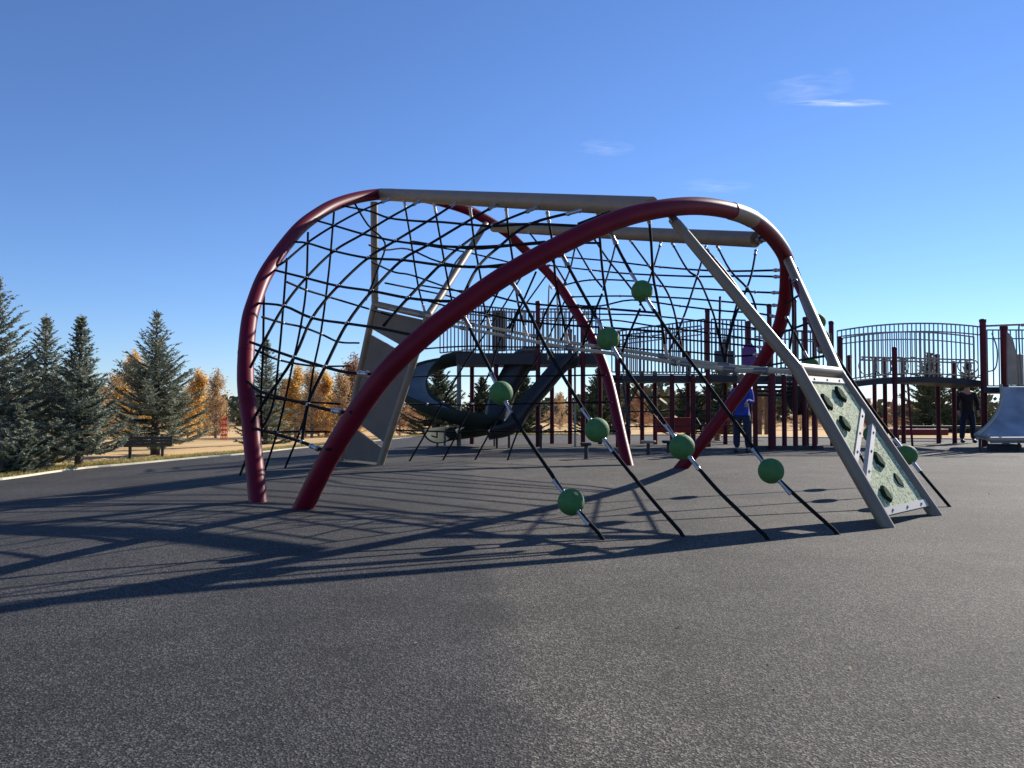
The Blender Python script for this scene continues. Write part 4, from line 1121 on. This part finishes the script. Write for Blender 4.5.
# ------------------------------------------------------------------ people
def skin_body(verts, edges, radii, name, m, parent=None, root=0, sub=2):
    me = bpy.data.meshes.new(name); me.from_pydata(verts, edges, []); me.update()
    o = bpy.data.objects.new(name, me); COL.objects.link(o)
    md = o.modifiers.new('s', 'SKIN'); md.use_smooth_shade = True
    for i, v in enumerate(me.skin_vertices[0].data): v.radius = radii[i] if isinstance(radii[i], tuple) else (radii[i], radii[i]); v.use_root = (i == root)
    o.modifiers.new('u', 'SUBSURF').levels = sub
    dg = bpy.context.evaluated_depsgraph_get(); me2 = bpy.data.meshes.new_from_object(o.evaluated_get(dg)); me2.name = name
    me2.polygons.foreach_set('use_smooth', [True] * len(me2.polygons))
    bpy.data.objects.remove(o); me2.materials.clear(); me2.materials.append(m)
    n = bpy.data.objects.new(name, me2); COL.objects.link(n)
    if parent: n.parent = parent
    return n
def person(g, h, rz, top_m, leg_m, hair_m, label, arms, hood=False, stance=.11):
    """figure facing +Y before rotation; arms: (elbow, hand) per side in body units"""
    o = empty('person', g, rz); tag(o, label, 'person'); s = h / 1.75
    k = lambda x, y, z: (x * s, y * s, z * s)
    # skin body: continuous
    vs = [k(0, 0, .95), k(0, 0, 1.15), k(0, -.01, 1.35), k(0, 0, 1.47), k(0, .01, 1.54), k(0, .025, 1.62), k(0, .02, 1.71)]
    rs = [.13, .115, .12, .055, .052, .085, .065]; es = [(i, i + 1) for i in range(6)]
    for sx, (el, ha) in zip((-1, 1), arms):
        i = len(vs); vs += [k(sx * .17, 0, 1.40), k(*el), k(*ha), k(ha[0] + sx * .0, ha[1] + .03, ha[2] - .07)]
        rs += [.055, .038, .026, .032]; es += [(2, i), (i, i + 1), (i + 1, i + 2), (i + 2, i + 3)]
        # fingers
        for f in range(4):
            j = len(vs); fx = (f - 1.5) * .018; vs += [k(ha[0] + fx, ha[1] + .045, ha[2] - .115), k(ha[0] + fx, ha[1] + .07, ha[2] - .15 + abs(f - 1.5) * .008)]; rs += [.009, .008]; es += [(i + 3, j), (j, j + 1)]
        j = len(vs); vs += [k(ha[0] - sx * .045, ha[1] + .05, ha[2] - .07)]; rs += [.011]; es += [(i + 3, j)]
    for sx in (-1, 1):
        i = len(vs); vs += [k(sx * .09, 0, .88), k(sx * stance, .02, .48), k(sx * stance * 1.15, -.02, .09), k(sx * stance * 1.2, .12, .045)]
        rs += [.085, .058, .042, .04]; es += [(0, i), (i, i + 1), (i + 1, i + 2), (i + 2, i + 3)]
    body = skin_body(vs, es, [r * s for r in rs], 'body', M['skin'], o)
    # clothing, slightly larger and ending at cuffs and hem
    vs = [k(0, 0, .86), k(0, 0, .98), k(0, 0, 1.16), k(0, -.01, 1.36), k(0, 0, 1.46)]; rs = [(.165, .125), (.165, .125), (.155, .12), (.165, .12), (.085, .075)]; es = [(i, i + 1) for i in range(4)]
    for sx, (el, ha) in zip((-1, 1), arms):
        i = len(vs); vs += [k(sx * .185, 0, 1.38), k(*el), k(*[e + (h_ - e) * .93 for e, h_ in zip(el, ha)])]; rs += [.072, .058, .043]; es += [(3, i), (i, i + 1), (i + 1, i + 2)]
    skin_body(vs, es, [(r[0] * s, r[1] * s) if isinstance(r, tuple) else r * s for r in rs], 'top', M[top_m], o, 1)
    vs = [k(0, 0, .98), k(0, 0, .90)]; rs = [.135, .14]; es = [(0, 1)]
    for sx in (-1, 1):
        i = len(vs); vs += [k(sx * .095, 0, .80), k(sx * stance, .02, .48), k(sx * stance * 1.15, -.01, .10)]; rs += [.105, .08, .07]; es += [(1, i), (i, i + 1), (i + 1, i + 2)]
    skin_body(vs, es, [r * s for r in rs], 'trousers', M[leg_m], o)
    for sx in (-1, 1):
        mb = MB(); mb.ball(k(sx * stance * 1.2, .07, .045), .055 * s, 12, 8, (.9, 2.3, .85)); sh = mb.mesh('shoe'); q = bpy.data.objects.new('shoe', sh); COL.objects.link(q); q.parent = o; sh.materials.append(M['shoe'])
    mb = MB(); mb.ball(k(0, -.012, 1.675), .102 * s, 18, 12, (.93, 1.05, 1.02)); hm = mb.mesh('hair'); q = bpy.data.objects.new('hair', hm); COL.objects.link(q); q.parent = o; hm.materials.append(M[hair_m])
    mb = MB(); mb.ball(k(0, .118, 1.60), .014 * s, 8, 6, (.8, 1.3, 1.3)); 
    for sx in (-1, 1): mb.ball(k(sx * .088, .02, 1.60), .02 * s, 8, 6, (.5, 1, 1.4))
    fm = mb.mesh('face'); q = bpy.data.objects.new('nose_and_ears', fm); COL.objects.link(q); q.parent = o; fm.materials.append(M['skin'])
    mb = MB()
    for sx in (-1, 1): mb.ball(k(sx * .032, .105, 1.63), .011 * s, 8, 6)
    mb.ball(k(0, .108, 1.565), .018 * s, 8, 6, (1.3, .4, .35))
    em = mb.mesh('eyes_and_mouth'); q = bpy.data.objects.new('eyes_and_mouth', em); COL.objects.link(q); q.parent = o; em.materials.append(M['hair_dark'])
    return o
gp = gD(742, 17.4)
person(gp, 1.78, math.radians(150), 'blue_cloth', 'jeans', 'hair', 'person in royal blue jacket and dark jeans standing behind the crossing maroon arch',
       [((-.24, .10, 1.13), (-.18, .34, 1.16)), ((.25, .12, 1.14), (.17, .36, 1.20))])
gp = gD(967, 22.9)
person(gp, 1.87, math.radians(170), 'black_cloth', 'jeans2', 'hair_dark', 'person in dark clothes with head hidden standing beneath the arched bridge beside the steel slide',
       [((-.26, 0, 1.12), (-.25, .06, .88)), ((.26, 0, 1.12), (.25, .06, .88))], stance=.13)
